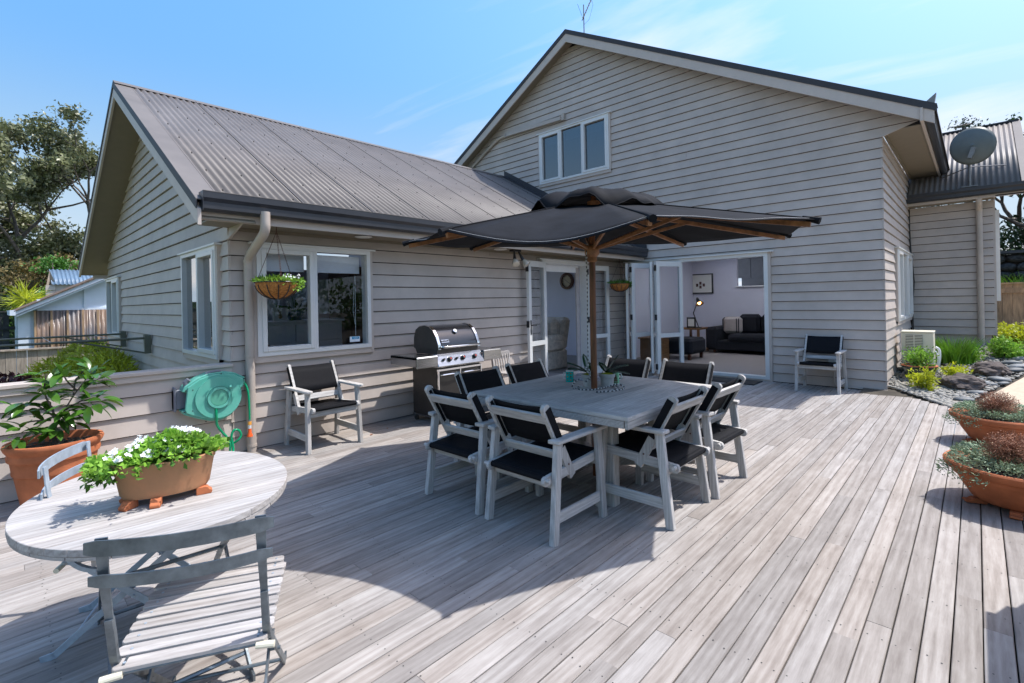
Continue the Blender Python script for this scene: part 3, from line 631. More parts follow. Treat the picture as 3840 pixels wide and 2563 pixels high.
# --- downpipes, ducts, lights on the house
def pipe(parent, pts, r, name='downpipe', mt='pipe_paint', brackets=()):
    o = MB().tube(pts, r, 14).build(name, mt, parent, smooth=True)
    for z in brackets:
        p = Vector(pts[-1]); MB().lathe([(r+.001, -.012), (r+.005, -.012), (r+.005, .012), (r+.001, .012)], 14, (p.x, p.y, z), closed=True).build('pipe_bracket', mt, parent)
    return o
def arc(pts, n=5):
    """smooth poly through corner points with short chamfer arcs"""
    P = [Vector(p) for p in pts]; o = [P[0]]
    for a, b_, c in zip(P, P[1:], P[2:]):
        r_ = min((b_-a).length, (c-b_).length)*.4; r_ = min(r_, .07); s0 = b_+(a-b_).normalized()*r_; s1 = b_+(c-b_).normalized()*r_
        for i in range(n+1):
            t = i/n; o.append(s0*(1-t)**2+b_*2*t*(1-t)+s1*t*t)
    o.append(P[-1]); return o
pipe(w_wing, arc([(1.652, 4.53, 2.20), (1.652, 4.53, 2.03), (1.665, 5.01, 1.83), (1.665, 5.01, .0)]), .041, brackets=(1.80, .905, .06))
pipe(w_ann, arc([(12.0, -.055, 3.16), (12.0, -.055, 2.98), (12.2, -.055, 2.86), (12.2, -.055, .35)]), .045, brackets=(1.55,))
b = MB(); b.tube(arc([(8.55, 9.40, 4.86), (8.54, 8.95, 5.10), (8.54, 8.45, 5.345), (8.54, 8.17, 5.37)], 4), .035, 10); b.build('duct_bend', 'pipe_paint', w_main, smooth=True)
MB().add([(8.57, 8.17, 5.41), (8.50, 8.17, 5.41), (8.50, 8.17, 5.33), (8.57, 8.17, 5.33), (8.57, 6.50, 5.37), (8.50, 6.50, 5.37), (8.50, 6.50, 5.29), (8.57, 6.50, 5.29)], [(0,1,2,3),(4,5,6,7),(0,1,5,4),(1,2,6,5),(2,3,7,6),(3,0,4,7)]).build('duct_cover', 'pipe_paint', w_main)
b = MB(); b.box(8.52, 8.57, 6.42, 6.50, 5.28, 5.42); b.box(8.50, 8.57, 8.15, 8.19, 5.32, 5.42); b.build('duct_cap', 'pipe_paint', w_main)
b = MB(); b.tube([(12.2, .93, 2.9), (12.18, .91, 2.2), (12.2, .87, 1.6), (12.16, .90, 1.1), (12.18, .89, .4)], .012, 6); b.build('cable', 'black_plastic', w_ann)
for px, py in ((2.78, 4.84), (7.15, 4.84), (4.9, 4.84)):
    b = MB(); b.lathe([(0.001, 2.113), (.085, 2.113), (.095, 2.105), (.07, 2.096), (0.001, 2.094)], 20, (px, py, 0)); b.build('soffit_light', 'down_light', roof1, smooth=True)
fl = sub('flood_light', roof1)
b = MB(); b.box(5.08, 5.24, 4.76, 4.84, 2.085, 2.113)
for sx_ in (-1, 1):
    c = Vector((5.16+sx_*.045, 4.78, 2.09)); d = Vector((sx_*.045, -.05, -.13)); b.tube([c, c+d*.4, c+d], [.013, .016, .026], 8)
b.build('flood_lamp_holder', 'black_metal', fl)
for sx_ in (-1, 1):
    c = Vector((5.16+sx_*.09, 4.73, 1.96)); d = Vector((sx_*.03, -.06, -.08)).normalized(); MB().tube([c, c+d*.05, c+d*.09, c+d*.10], [.026, .055, .058, .035], 12).build('flood_lamp_bulb', 'lamp_glass', fl, smooth=True)
b = MB(); b.box(8.53, 8.565, 1.515, 1.615, .335, .415); b.build('power_outlet', 'white_plastic', w_main, bevel=.008)
pipe(w_main, arc([(8.555, 1.55, .33), (8.555, 1.55, .03), (8.555, 1.42, .02), (8.555, .92, .02)]), .011, name='conduit')
# --- antenna on the ridge
an_ = thing('tv_antenna', 'thin television antenna on mast at the peak of the tall gable', 'antenna', (XMB+.35, 5.95, 7.0))
b = MB(); b.tube([(XMB+.35, 5.95, 6.9), (XMB+.35, 5.95, 7.62)], .012, 6); b.build('mast', 'steel_dull', an_)
b = MB(); p0, p1 = Vector((XMB+.35, 6.0, 7.30)), Vector((XMB-.1, 5.05, 7.90)); b.tube([p0, p1], .008, 5); b.build('boom', 'steel_dull', an_)
b = MB()
for i in range(16):
    c = p0+(p1-p0)*(.08+.06*i); b.tube([c+Vector((-.06, .0, -.05)), c+Vector((.06, 0, .05))], .005, 4)
for s_ in (-.12, .12): b.tube([(XMB+.35, 5.95, 7.28), (XMB+.35+s_, 6.02, 7.62+.05*s_)], .004, 4)
b.tube([(XMB+.35, 5.95, 7.2), (XMB+.35, 5.82, 7.25), (XMB+.33, 5.7, 7.5), (XMB+.3, 5.72, 7.62)], .003, 4)
b.build('element', 'black_metal', an_)
# --- satellite dish
ds = thing('satellite_dish', 'round grey-green satellite dish standing on the low corrugated roof', 'dish', (11.95, .06, 3.24))
dc = Vector((11.86, .012, 3.94)); nrm = Vector((.98, -.03, .10)).normalized(); a_ = nrm.cross(Vector((0, 0, 1))).normalized(); b_ = a_.cross(nrm)
vs = []; fs = []; rn, sn = 7, 32
for i in range(rn+1):
    rr = .305*i/rn
    for k in range(sn):
        t = 2*math.pi*k/sn; p = dc+a_*rr*math.cos(t)+b_*rr*math.sin(t)*1.06+nrm*(.9*rr*rr-.1); vs.append(p)
for i in range(rn): fs += [(i*sn+k, i*sn+(k+1) % sn, (i+1)*sn+(k+1) % sn, (i+1)*sn+k) for k in range(sn)]
MB().add(vs, fs).build('dish', 'dish_paint', ds, smooth=2, solid=.006)
hd = Vector((11.90, .05, 3.72))
b = MB(); b.tube([(11.95, .06, 3.22), (11.95, .06, 3.78)], .02, 8); b.box(11.9, 12.0, -.05, .17, 3.24, 3.26); b.build('mast', 'steel_dull', ds)
MB().tube([hd+Vector((.02, 0, .05)), dc+Vector((0, 0, -.15))-nrm*.16, dc+Vector((0, -.02, -.05))-nrm*.13], .025, 8).build('bracket', 'steel_dull', ds)
b = MB(); b.tube([(11.95, .06, 3.60), (12.2, .47, 3.50)], .01, 6); b.tube([(11.95, .06, 3.60), (12.6, -.42, 3.66)], .01, 6); b.build('stay', 'steel_dull', ds)
b = MB(); q = dc-nrm*.16+Vector((0, 0, -.2)); b.bar(q+Vector((0, .04, -.02)), q+Vector((0, -.02, .16)), .06, .05, nrm); b.build('receiver', 'steel_dull', ds)

# ---------------------------------------------------------------- rooms behind the glass
def plain(name, mt, *boxes):
    b = MB()
    for q in boxes: b.box(*q)
    return b.build(name, mt, ROOM)
ROOM = sub('interior', HOUSE)
# living room behind the bifolds: floor, left wall, back wall, right wall, ceiling opened for added daylight
plain('floor', 'carpet', (XM+.1, 14.6, YR+.07, 5.6, .0, .045))
plain('ceiling', 'ceiling_white', (XM+.12, 14.6, YR+.07, 1.4, 2.45, 2.5), (XM+.12, 14.6, 5.1, 5.6, 2.45, 2.5), (XM+.12, 9.0, 1.4, 5.1, 2.45, 2.5), (12.9, 14.6, 1.4, 5.1, 2.45, 2.5)); plain('added_diffuser', 'added_frosted', (9.0, 12.9, 1.4, 5.1, 2.46, 2.47))  # translucent ceiling panel added to spread daylight through the room
b = MB(); b.box(13.1, 13.2, YR+.07, 5.6, 0, 1.62); b.box(13.1, 13.2, 4.45, 5.6, 1.62, 2.45); b.build('room_wall', 'wall_lavender', ROOM)
plain('room_wall', 'wall_lavender', (XM+.1, 13.1, 5.6, 5.7, 0, 2.45))
# kitchen seen through the hatch in the back wall
plain('kitchen_wall', 'kitchen_panel', (14.5, 14.6, YR, 4.8, 1.5, 2.45)); b = MB()
for i in range(6): b.box(14.47, 14.5, 4.55-.36*i, 4.55-.36*i+.345, 1.9, 2.44)
b.build('cupboard_door', 'kitchen_panel', ROOM); plain('kitchen_fridge', 'steel_dull', (14.3, 14.47, 3.3, 3.9, 1.5, 2.1)); plain('hatch_sill', 'white_lacquer', (13.04, 13.24, YR+.1, 4.47, 1.62, 1.65)); plain('kitchen_splash', 'black_plastic', (14.2, 14.5, 3.1, 4.4, 1.55, 1.66))
# sitting room behind the french doors
plain('floor', 'carpet', (4.4, 9.6, YW+.1, 9, .0, .045)); plain('room_wall', 'wall_lavender', (9.6, 9.7, 5.7, 8.4, 0, 2.3)); plain('room_wall', 'wall_lavender', (4.3, 4.4, YW+.1, 8, 0, 2.3))
plain('ceiling', 'added_frosted', (4.3, 9.6, YW+.1, 6.3, 2.15, 2.16), (1.6, 4.3, YW+.1, 6.9, 2.15, 2.16))  # translucent ceilings added to brighten sitting room and study
# study behind the wing window
plain('floor', 'carpet', (1.6, 4.3, YW+.1, 9, .0, .045)); plain('room_wall', 'wall_lavender', (1.6, 4.3, 7.9, 8.0, 0, 1.95))
plain('room_wall', 'wall_lavender', (1.62, 1.64, 6.7, 8, 0, 2.15))
plain('wardrobe', 'dark_wood', (3.72, 4.3, 6.9, 7.6, .05, 1.95))
plain('upper_room', 'kitchen_panel', (9.5, 9.6, 4.8, 8, 3.4, 5.4), (8.8, 9.6, 4.8, 8, 3.38, 3.4))
MB().ball((9.0, 5.52, 4.83), .05, 8, 6).build('ceiling_lamp', 'lamp_bulb', ROOM)

# ---------------------------------------------------------------- ground, deck
b = MB(); b.box(-60, 7.3, 14.2, 90, -1.3, -1.0); structure(b.build('ground', 'lawn')); b = MB(); b.box(-60, 7.3, -60, 14.2, -1.3, -1.0); structure(b.build('yard', 'dry_lawn'))
G = lambda x: -.03+.1*(x-7.8)
b = MB(); b.add([(7.0, .22, -.12), (7.8, .17, -.055), (14.5, -1.9, G(14.5)-.015), (14.5, 1.2, G(14.5)-.015), (8.5, 1.2, G(8.5)-.015), (7.0, 1.2, -.12)], [(0, 1, 4, 5), (1, 2, 3, 4)])
b.add([(14.5, -30, .62), (60, -30, .9), (60, 30, .9), (14.5, 30, .62)], [(0, 1, 2, 3)]); b.add([(7.0, -30, -.13), (14.5, -30, .6), (14.5, -1.9, .6), (7, -1.9, -.13)], [(0, 1, 2, 3)])
b.add([(-3, -30, -.13), (7.0, -30, -.13), (7.0, 1.2, -.13), (-3, 1.2, -.13)], [(0, 1, 2, 3)]); b.add([(-3, .9, -.132), (8.55, .9, -.132), (8.55, 5.05, -.132), (-3, 5.05, -.132)], [(0, 1, 2, 3)])
structure(b.build('garden_ground', 'ground_soil'))
structure(MB().box(-3, 7.0, -9.5, -1.62, -.3, -.05).build('bounce_paving', 'bounce_gravel'))  # unseen pale ground added behind the camera as a light reflector
b = MB(); b.add([(7.82, .165, G(7.82)-.005), (14.5, -1.893, G(14.5)), (14.5, -3.6, G(14.5)), (7.82, -3.6, G(7.82)-.005)], [(0, 1, 2, 3)]); b.add([(7.82, .165, G(7.82)-.1), (14.5, -1.893, G(14.5)-.1), (14.5, -1.893, G(14.5)), (7.82, .165, G(7.82)-.005)], [(0, 1, 2, 3)])
structure(b.build('path', 'concrete'))
DECK = bpy.data.objects.new('deck', None); COL.objects.link(DECK); DECK['kind'] = 'structure'; WLOC['deck'] = Vector((0, 0, 0))
BP = .0897; g = random.Random(3); nails = MB()
row = int(-1.6/BP)
while row*BP < YW-.03-.02:
    y = row*BP; xe = XM-.03 if y > .91 else 7.79+(y-.165)*1.168 if y > .165 else 7.80
    xs = -.75 if y > 0 else .2; x = xs-g.uniform(0, 2.2)
    while x < xe-.05:
        L_ = g.choice((1.8, 2.4, 3.0, 3.6, 4.2)); x1 = min(x+L_, xe)
        if xe-x1 < .5: x1 = xe
        wd = BP-.0042-g.uniform(0, .0012); dz = g.uniform(-.0012, .0012); cx_ = (x+x1)/2; hl = (x1-x)/2-.0008; c = .003
        prof = [(-wd/2, -.022), (wd/2, -.022), (wd/2, -c), (wd/2-c, 0), (-wd/2+c, 0), (-wd/2, -c)]
        q = MB().prism(prof, 'x', -hl, hl)
        if abs(x1-xe) < 1e-6 and .165 < y < .91:   # splayed end
            pass
        o = q.build('deck_board', 'deck_timber', DECK); o.location = (cx_, y+BP/2, dz)
        o.rotation_euler = (0, 0, g.uniform(-.0003, .0003))
        x = x1
    for k in range(int((xe-xs)/.45)+1):
        for s_ in (-1, 1):
            nx, ny = xs+k*.45+g.uniform(-.012, .012), y+BP/2+s_*.024+g.uniform(-.004, .004)
            if nx < xe: nails.add([(nx+.0032*math.cos(t), ny+.0032*math.sin(t), .0014) for t in (0, 1.05, 2.1, 3.14, 4.2, 5.25)], [(0, 1, 2, 3, 4, 5)])
    row += 1
stuff(nails.build('nail_heads', 'nail', DECK))
MB().prism([(7.79, .15), (8.66, .895), (8.64, .915), (7.77, .17)], 'z', -.12, -.024).build('deck_edge_board', 'teak_x', DECK)

# ---------------------------------------------------------------- low wall on the left
LW = thing('low_wall', 'low taupe weatherboard wall with flat cap running left from the house corner', 'wall', (-.5, YW, 0))
board_wall(LW, 'y', YW, -1, 0, .80, lambda z: -3.0, lambda z: XG-.02, pitch=.16)
MB().box(-3, XG, YW+.003, YW+.10, -1, .80).build('wall_core', 'shade_backing', LW)
MB().box(-3, XG-.005, YW-.05, YW+.13, .815, .845).build('cap', 'paint_trim', LW, bevel=.004)
MB().box(-3, XG-.01, YW-.034, YW-.006, .765, .814).build('cap_moulding', 'paint_trim', LW)

# ---------------------------------------------------------------- sling armchairs
CH_CAM = None
def make_chair():
    t = thing('sling_armchair', 'foremost armchair of the square table, back to the camera, one arm under the near corner', 'chair')
    t['group'] = 'sling armchairs around the square table'
    for s_ in (-1, 1):
        x = s_*.255
        MB().bar((x+s_*.008, -.262, 0), (x-s_*.004, -.195, .556), .036, .052, (0, 1, 0), .004).build('leg', 'teak_z', t)
        MB().bar((x+s_*.008, .235, 0), (x-s_*.004, .205, .556), .036, .052, (0, 1, 0), .004).build('leg', 'teak_z', t)
        b = MB(); pl = [(x-s_*.04, -.245), (x+s_*.034, -.235), (x+s_*.036, .2), (x+s_*.030, .275), (x, .29), (x-s_*.028, .27), (x-s_*.032, .1), (x-s_*.03, -.2)]
        b.prism(pl, 'z', .557, .580); b.build('armrest', 'teak_y', t, bevel=.004)
        MB().bar((x, -.24, .135), (x, .225, .135), .020, .062, (0, 0, 1), .003).build('side_stretcher', 'teak_y', t)
        # side rail with rounded ends, through which the seat pole passes
        b = MB(); rr = .021; pr = []
        y0, z0, y1, z1 = -.285, .352, .262, .392
        for k in range(7): a = math.pi/2+math.pi*k/6; pr.append((y0+rr*math.cos(a)*1.0, z0+rr*math.sin(a)*1.25))
        for k in range(7): a = -math.pi/2+math.pi*k/6; pr.append((y1+rr*math.cos(a), z1+rr*math.sin(a)*1.25))
        b.prism(pr, 'x', x-s_*.020, x-s_*.044); b.build('seat_rail', 'teak_y', t)
        # back post with rounded top leaning back
        px = s_*.224; b = MB(); y_, z_ = -.262, .795
        d = Vector((0, -.275+.02, .795-.33)).normalized(); q0 = Vector((0, -.035, .325)); n_ = Vector((0, d.z, -d.y)); hw = .029; L_ = .52
        pr = [(q0-n_*hw*.9), (q0+n_*hw*.9)]
        top = q0+d*(L_-hw*.7)
        for k in range(7): a = math.pi*k/6; pr.append(top+n_*hw*math.cos(a)+d*hw*.7*math.sin(a))
        b.prism([(p.y, p.z) for p in pr], 'x', px-.0125, px+.0125); b.build('back_post', 'teak_z', t)
        MB().tube([(px-.015, q0.y+d.y*.09, q0.z+d.z*.09), (px+.016, q0.y+d.y*.09, q0.z+d.z*.09)], .006, 6).build('bolt', 'dark_wood', t)
    dy = d.y; dz = d.z
    def at(s_, o): p = q0+d*s_+n_*o; return p.y, p.z
    for name, s_, h in (('top_slat', .435, .062), ('mid_slat', .165, .058)):
        y_, z_ = at(s_, -.018); y2, z2 = at(s_+.001, -.018)
        b = MB(); p = Vector((0, y_, z_)); hh = d*h/2; tt = n_*.009
        b.prism([((p+a*hh+c*tt).y, (p+a*hh+c*tt).z) for a, c in ((-1, -1), (1, -1), (1, 1), (-1, 1))], 'x', -.232, .232); b.build(name, 'teak_x', t, bevel=.002)
    # back sling: slightly sagging band in front of the posts, loops round each post
    b = MB(); nS = 8
    for side in (1,):
        vs = []; fs = []
        for i in range(nS+1):
            u = -1+2*i/nS; sag = .016*(1-u*u)
            for j in range(5):
                s_ = .215+.275*j/4; y_, z_ = at(s_, .024-sag-.004*math.sin(j*1.5)*(1-u*u)); vs.append((u*.236, y_, z_))
        for i in range(nS): fs += [(i*5+j, i*5+j+1, (i+1)*5+j+1, (i+1)*5+j) for j in range(4)]
        b.add(vs, fs)
    b.build('back_sling', 'black_sling', t, smooth=2, solid=.004)
    for s_ in (-1, 1):
        px = s_*.222; b = MB()
        b.bar((px+s_*.017, *at(.215, .008)), (px+s_*.017, *at(.49, .008)), .004, .046, (0, 1, 0)); b.bar((px-s_*.017, *at(.215, -.006)), (px-s_*.017, *at(.49, -.006)), .004, .02, (0, 1, 0))
        b.build('sling_loop', 'black_sling', t)
    # seat sling
    vs = []; fs = []; b = MB()
    for i in range(9):
        u = -1+2*i/8
        for j in range(7):
            v = j/6; y_ = -.262+.505*v; z_ = .379+.040*v-.018*(1-u*u)*(.5+.5*math.sin(math.pi*v)); vs.append((u*.212, y_, z_))
    for i in range(8): fs += [(i*7+j, i*7+j+1, (i+1)*7+j+1, (i+1)*7+j) for j in range(6)]
    b.add(vs, fs)
    b.build('seat_sling', 'black_sling', t, smooth=2, solid=.005)
    MB().tube([(-.215, -.270, .362), (.215, -.270, .362)], .019, 8).build('sling_hem', 'black_sling', t, smooth=True); MB().tube([(-.215, .250, .400), (.215, .250, .400)], .019, 8).build('sling_hem', 'black_sling', t, smooth=True)
    MB().bar((-.235, .225, .352), (.235, .225, .352), .022, .05, (0, 0, 1), .003).build('front_rail', 'teak_x', t)
    MB().bar((-.235, -.215, .318), (.235, -.215, .318), .022, .045, (0, 0, 1), .003).build('rear_rail', 'teak_x', t)
    for s_ in (-1, 1):
        b = MB(); b.tube([(s_*.212, -.285, .363), (s_*.262, -.285, .361)], .013, 8); b.build('pole_end', 'teak_x', t)
    return t
chair = make_chair(); chair.location = (2.40, 2.0, 0); chair.rotation_euler = (0, 0, R(-90))
grp = 'sling armchairs around the square table'
dup(chair, (2.40, 2.625, 0), R(-89), 'armchair with its back to the camera, leftmost at the square table', grp)
dup(chair, (3.01, 1.60, 0), R(0), 'nearer armchair on the right side of the square table, back to the open deck', grp)
dup(chair, (3.64, 1.57, 0), R(-1), 'farther armchair on the right side of the square table, nearest the doormat', grp)
dup(chair, (4.22, 1.985, 0), R(90), 'armchair on the far side of the square table facing the camera, nearest the doormat', grp)
dup(chair, (4.20, 2.60, 0), R(91), 'armchair on the far side of the square table, just right of the umbrella pole', grp)
dup(chair, (2.92, 2.93, 0), R(180), 'armchair on the barbecue side of the square table, directly in front of the barbecue', grp)
dup(chair, (3.56, 2.96, 0), R(179), 'armchair on the barbecue side of the square table, closest to the french doors', grp)
dup(chair, (2.24, 4.725, 0), R(180), 'lone sling armchair against the weatherboard wall under the white window', 'spare sling armchairs against the house walls')
dup(chair, (8.22, 1.655, 0), R(90), 'lone sling armchair against the tall gable wall by the corner of the house', 'spare sling armchairs against the house walls')

# ---------------------------------------------------------------- dining table
TC = Vector((3.19, 2.15, 0)); TZ = .685; TH = .675
T = thing('dining_table', 'large square weathered timber table with plank top shaded by the black umbrella', 'table', (TC.x, TC.y, 0), 0)
n = 14; wT = (TH*2)/n
for i in range(n):
    y0 = TC.y-TH+i*wT; o = MB().box(-TH+.095, TH-.095, -wT/2+.0022, wT/2-.0022, -.028, 0).build('plank', 'teak_x', T, bevel=.0015, off=(0, 0, 0)); o.location = (0, y0+wT/2-TC.y, TZ)
for s_ in (-1, 1):
    o = MB().box(-.047, .047, -TH, TH, -.028, 0).build('end_board', 'teak_y', T, bevel=.003, off=(0, 0, 0)); o.location = (s_*(TH-.047), 0, TZ+.0008)
b = MB()
for s_ in (-1, 1): b.box(TC.x-TH, TC.x+TH, TC.y+s_*(TH-.012)-.010, TC.y+s_*(TH-.012)+.010, TZ-.072, TZ-.029)
for s_ in (-1, 1): b.box(TC.x+s_*(TH-.012)-.010, TC.x+s_*(TH-.012)+.010, TC.y-TH+.03, TC.y+TH-.03, TZ-.072, TZ-.029)
b.build('top_edge', 'teak_x', T)
for sx_ in (-1, 1):
    for sy_ in (-1, 1):
        MB().bar((TC.x+sx_*.36, TC.y+sy_*.36, 0), (TC.x+sx_*.36, TC.y+sy_*.36, TZ-.03), .075, .075, (0, 1, 0), .005).build('leg', 'teak_z', T)
for s_ in (-1, 1):
    MB().bar((TC.x-.40, TC.y+s_*.36, TZ-.10), (TC.x+.40, TC.y+s_*.36, TZ-.10), .035, .10, (0, 0, 1), .003).build('apron', 'teak_x', T)
    MB().bar((TC.x+s_*.36, TC.y-.36, TZ-.10), (TC.x+s_*.36, TC.y+.36, TZ-.10), .033, .10, (0, 0, 1), .003).build('apron', 'teak_y', T)
for a in (45, -45):
    d = Vector((math.cos(R(a)), math.sin(R(a)), 0)); c = Vector((TC.x, TC.y, .12+(.0 if a > 0 else .002)))
    pr = [(-.56, -.03), (.56, -.03), (.56, .02), (.22, .03), (.16, .055), (-.16, .055), (-.22, .03), (-.56, .02)]; nn = Vector((-d.y, d.x, 0))*.018
    vs = [c+d*p+Vector((0, 0, q))+nn for p, q in pr]+[c+d*p+Vector((0, 0, q))-nn for p, q in pr]
    MB().add(vs, [tuple(range(8)), tuple(range(8, 16))[::-1]]+[(i, (i+1) % 8, (i+1) % 8+8, i+8) for i in range(8)]).build('cross_stretcher', 'teak_x', T)

# ---------------------------------------------------------------- umbrella
UP = Vector((3.175, 2.15, 0)); UC = Vector((3.22, 2.13, 0)); UR = 1.49
U = thing('patio_umbrella', 'black octagonal market umbrella on a brown wooden pole through the square table', 'umbrella', (UP.x, UP.y, 0))
tipz = [1.745, 1.785, 1.835, 1.905, 1.945, 1.90, 1.83, 1.765]; angs = [-136.5+45*i for i in range(8)]
tips = [UC+Vector((UR*math.cos(R(a)), UR*math.sin(R(a)), z)) for a, z in zip(angs, tipz)]
MB().tube([(UP.x, UP.y, .02), (UP.x, UP.y, 1.2), (UP.x+.008, UP.y, 1.84), (UC.x-.02, UC.y+.01, 2.17)], [.025, .025, .025, .021], 14).build('pole', 'pole_wood', U, smooth=True)
MB().lathe([(.027, -.06), (.038, -.05), (.036, -.02), (.055, .0), (.060, .05), (.050, .065), (.027, .07)], 16, (UP.x+.006, UP.y, 1.72)).build('runner', 'rib_wood', U, smooth=True)
MB().lathe([(.03, -.02), (.05, -.015), (.05, .03), (.02, .035)], 12, (UC.x-.02, UC.y+.01, 2.10)).build('hub', 'rib_wood', U, smooth=True)
hub = Vector((UC.x-.015, UC.y, 2.075)); run = Vector((UP.x+.006, UP.y, 1.755))
for tp in tips:
    d = (tp-hub).normalized(); MB().bar(hub+d*.04, tp-d*.035-Vector((0, 0, .020)), .019, .030, (0, 0, 1), .002).build('rib', 'rib_wood', U)
    mid = hub+(tp-hub)*.46-Vector((0, 0, .018)); dd = (mid-run).normalized(); MB().bar(run+dd*.045, mid, .017, .024, (0, 0, 1), .002).build('strut', 'rib_wood', U)
SAG = (.0, .0, .0, .0, .0, .008, .012, .095)
def canopy_pt(k, u, v):
    """panel k between tips k and k+1, u across 0..1, v 0 (inner ring) .. 1 (hem)"""
    a, b_ = tips[k], tips[(k+1) % 8]; r0 = .40
    ia = UC+(Vector((a.x, a.y, 0))-UC)*(r0/UR)+Vector((0, 0, 2.075+(a.z-1.84)*.35)); ib = UC+(Vector((b_.x, b_.y, 0))-UC)*(r0/UR)+Vector((0, 0, 2.075+(b_.z-1.84)*.35))
    pa = ia.lerp(a+Vector((0, 0, .012)), v); pb = ib.lerp(b_+Vector((0, 0, .012)), v); p = pa.lerp(pb, u); s_ = math.sin(math.pi*u)
    c = Vector((UC.x, UC.y, p.z)); p = p+(c-p)*((.045 if k == 7 else .012)*s_*v*v)
    p.z -= .012*s_*math.sin(math.pi*(.15+.8*v)) + SAG[k]*s_*v*v + .008*math.sin(u*9+k)*math.sin(v*5+k*2)*s_
    return p
for k in range(8):
    vs = []; fs = []; nu, nv = 10, 10
    for i in range(nu+1):
        for j in range(nv+1): vs.append(canopy_pt(k, i/nu, j/nv))
    for i in range(nu): fs += [(i*(nv+1)+j, (i+1)*(nv+1)+j, (i+1)*(nv+1)+j+1, i*(nv+1)+j+1) for j in range(nv)]
    MB().add(vs, fs).build('canopy_panel', 'canopy_cloth', U, smooth=2, solid=.003)
    # stitched hem line and seam
    b = MB(); b.tube([canopy_pt(k, i/12, .972)+Vector((0, 0, .0035)) for i in range(13)], .0009, 4); b.build('hem_stitch', 'stitch', U)
    b = MB(); p1, p2 = canopy_pt(k, 0, .93), canopy_pt(k, 0, 1.0); b.tube([p1+Vector((0, 0, .001)), p2+(p2-p1).normalized()*.012+Vector((0, 0, -.008))], [.012, .021], 8); b.build('rib_pocket', 'canopy_cloth', U, smooth=True)
    b = MB(); b.tube([canopy_pt(k, 0, v/10)+Vector((0, 0, .003)) for v in range(11)], .004, 5); b.build('seam', 'canopy_cloth', U)
# vent cap: ruffled ring that lifts between the ribs
vs = []; fs = []; nr, na = 7, 96
for j in range(nr+1):
    v = j/nr
    for i in range(na):
        th = R(angs[0])+2*math.pi*i/na; ph = (i/na*8) % 1; lift = math.sin(math.pi*ph)
        k = int(i/na*8); amp = (.055, .05, .05, .045, .05, .06, .09, .105)[k]
        rr = .525*v*(1-.05*lift*v)
        k0, k1 = k, (k+1) % 8; tz = tipz[k0]*(1-ph)+tipz[k1]*ph
        ze = 2.060+(tz-1.84)*.35-.012; z = 2.165*(1-v**5)+ze*v**5-.03*v**2+.012*(1-v)+.012*math.sin(th*5+1)*v*(1-v)*4+amp*lift*v**2.5+.010*math.sin(th*13+v*4)*v**2+.008*math.sin(th*21)*v**3
        vs.append((UC.x+rr*math.cos(th), UC.y+rr*math.sin(th), z))
for j in range(nr): fs += [(j*na+i, j*na+(i+1) % na, (j+1)*na+(i+1) % na, (j+1)*na+i) for i in range(na)]
MB().add(vs, fs).build('vent_cap', 'canopy_cloth', U, smooth=2, solid=.004)
b = MB(); b.tube([vs[nr*na+i] for i in range(na)]+[vs[nr*na]], .0045, 5); b.build('vent_piping', 'canopy_cloth', U)
# rope: black-and-white cord down the pole, bundled, and a loose end on the table
rp = thing('umbrella_cord', 'black and white braided cord hanging beside the umbrella pole and trailing on the table', 'cord', (UP.x-.03, UP.y-.03, TZ))
side = Vector((-.055, .012, 0)); pts = [UP+Vector((.01, 0, 1.80))+side*.9]+[UP+side+Vector((.003*math.sin(z*9), .003*math.cos(z*7), z)) for z in np.linspace(1.7, .86, 14)]
g = random.Random(5)
kn = [UP+side*1.2+Vector((.018*math.sin(t*2.1), .020*math.cos(t*2.1), .80+.055*math.cos(t*1.05))) for t in np.linspace(0, 24, 110)]
lp = [UP+side*1.2+Vector((-.03-.03*math.sin(t), .04+.075*math.sin(t*.5), .77-.055*math.sin(t*.5)**2-.01*t)) for t in np.linspace(0, 6.2, 26)]
tr_ = [Vector(p) for p in ((3.09, 2.25, TZ+.01), (3.06, 2.20, TZ+.006), (3.10, 2.13, TZ+.006), (3.16, 2.085, TZ+.012), (3.23, 2.06, TZ+.02), (3.31, 2.03, TZ+.03), (3.33, 1.985, TZ+.014), (3.27, 1.95, TZ+.008), (3.17, 1.965, TZ+.006), (3.08, 2.01, TZ+.006), (3.045, 2.05, TZ+.006), (3.09, 2.02, TZ+.006), (3.2, 1.96, TZ+.012), (3.27, 2.0, TZ+.02), (3.33, 2.06, TZ+.01), (3.30, 2.10, TZ+.006))]
def smoothpts(P, m_=6):
    o = []
    for i in range(len(P)-1):
        p0, p1, p2, p3 = P[max(i-1, 0)], P[i], P[i+1], P[min(i+2, len(P)-1)]
        for t in [j/m_ for j in range(m_)]: o.append(.5*((2*p1)+(p2-p0)*t+(2*p0-5*p1+4*p2-p3)*t*t+(3*p1-p0-3*p2+p3)*t**3))
    return o+[P[-1]]
def rope(name, P, r, parent):
    for k_, mt_ in ((0, 'rope_white'), (1, 'rope_black')):
        b = MB()
        L_ = 0; idx = 0; seg = [P[0]]
        for a, c in zip(P, P[1:]):
            L_ += (c-a).length; seg.append(c)
            if L_ > .011:
                if idx % 2 == k_: b.tube(seg, r, 5)
                idx += 1; L_ = 0; seg = [c]
        b.build(name, mt_, parent)
rope('hanging_cord', smoothpts(pts, 12), .0042, rp); rope('cord_bundle', kn, .0052, rp); rope('cord_loop', lp, .005, rp); rope('cord_tail', smoothpts(tr_), .0058, rp)

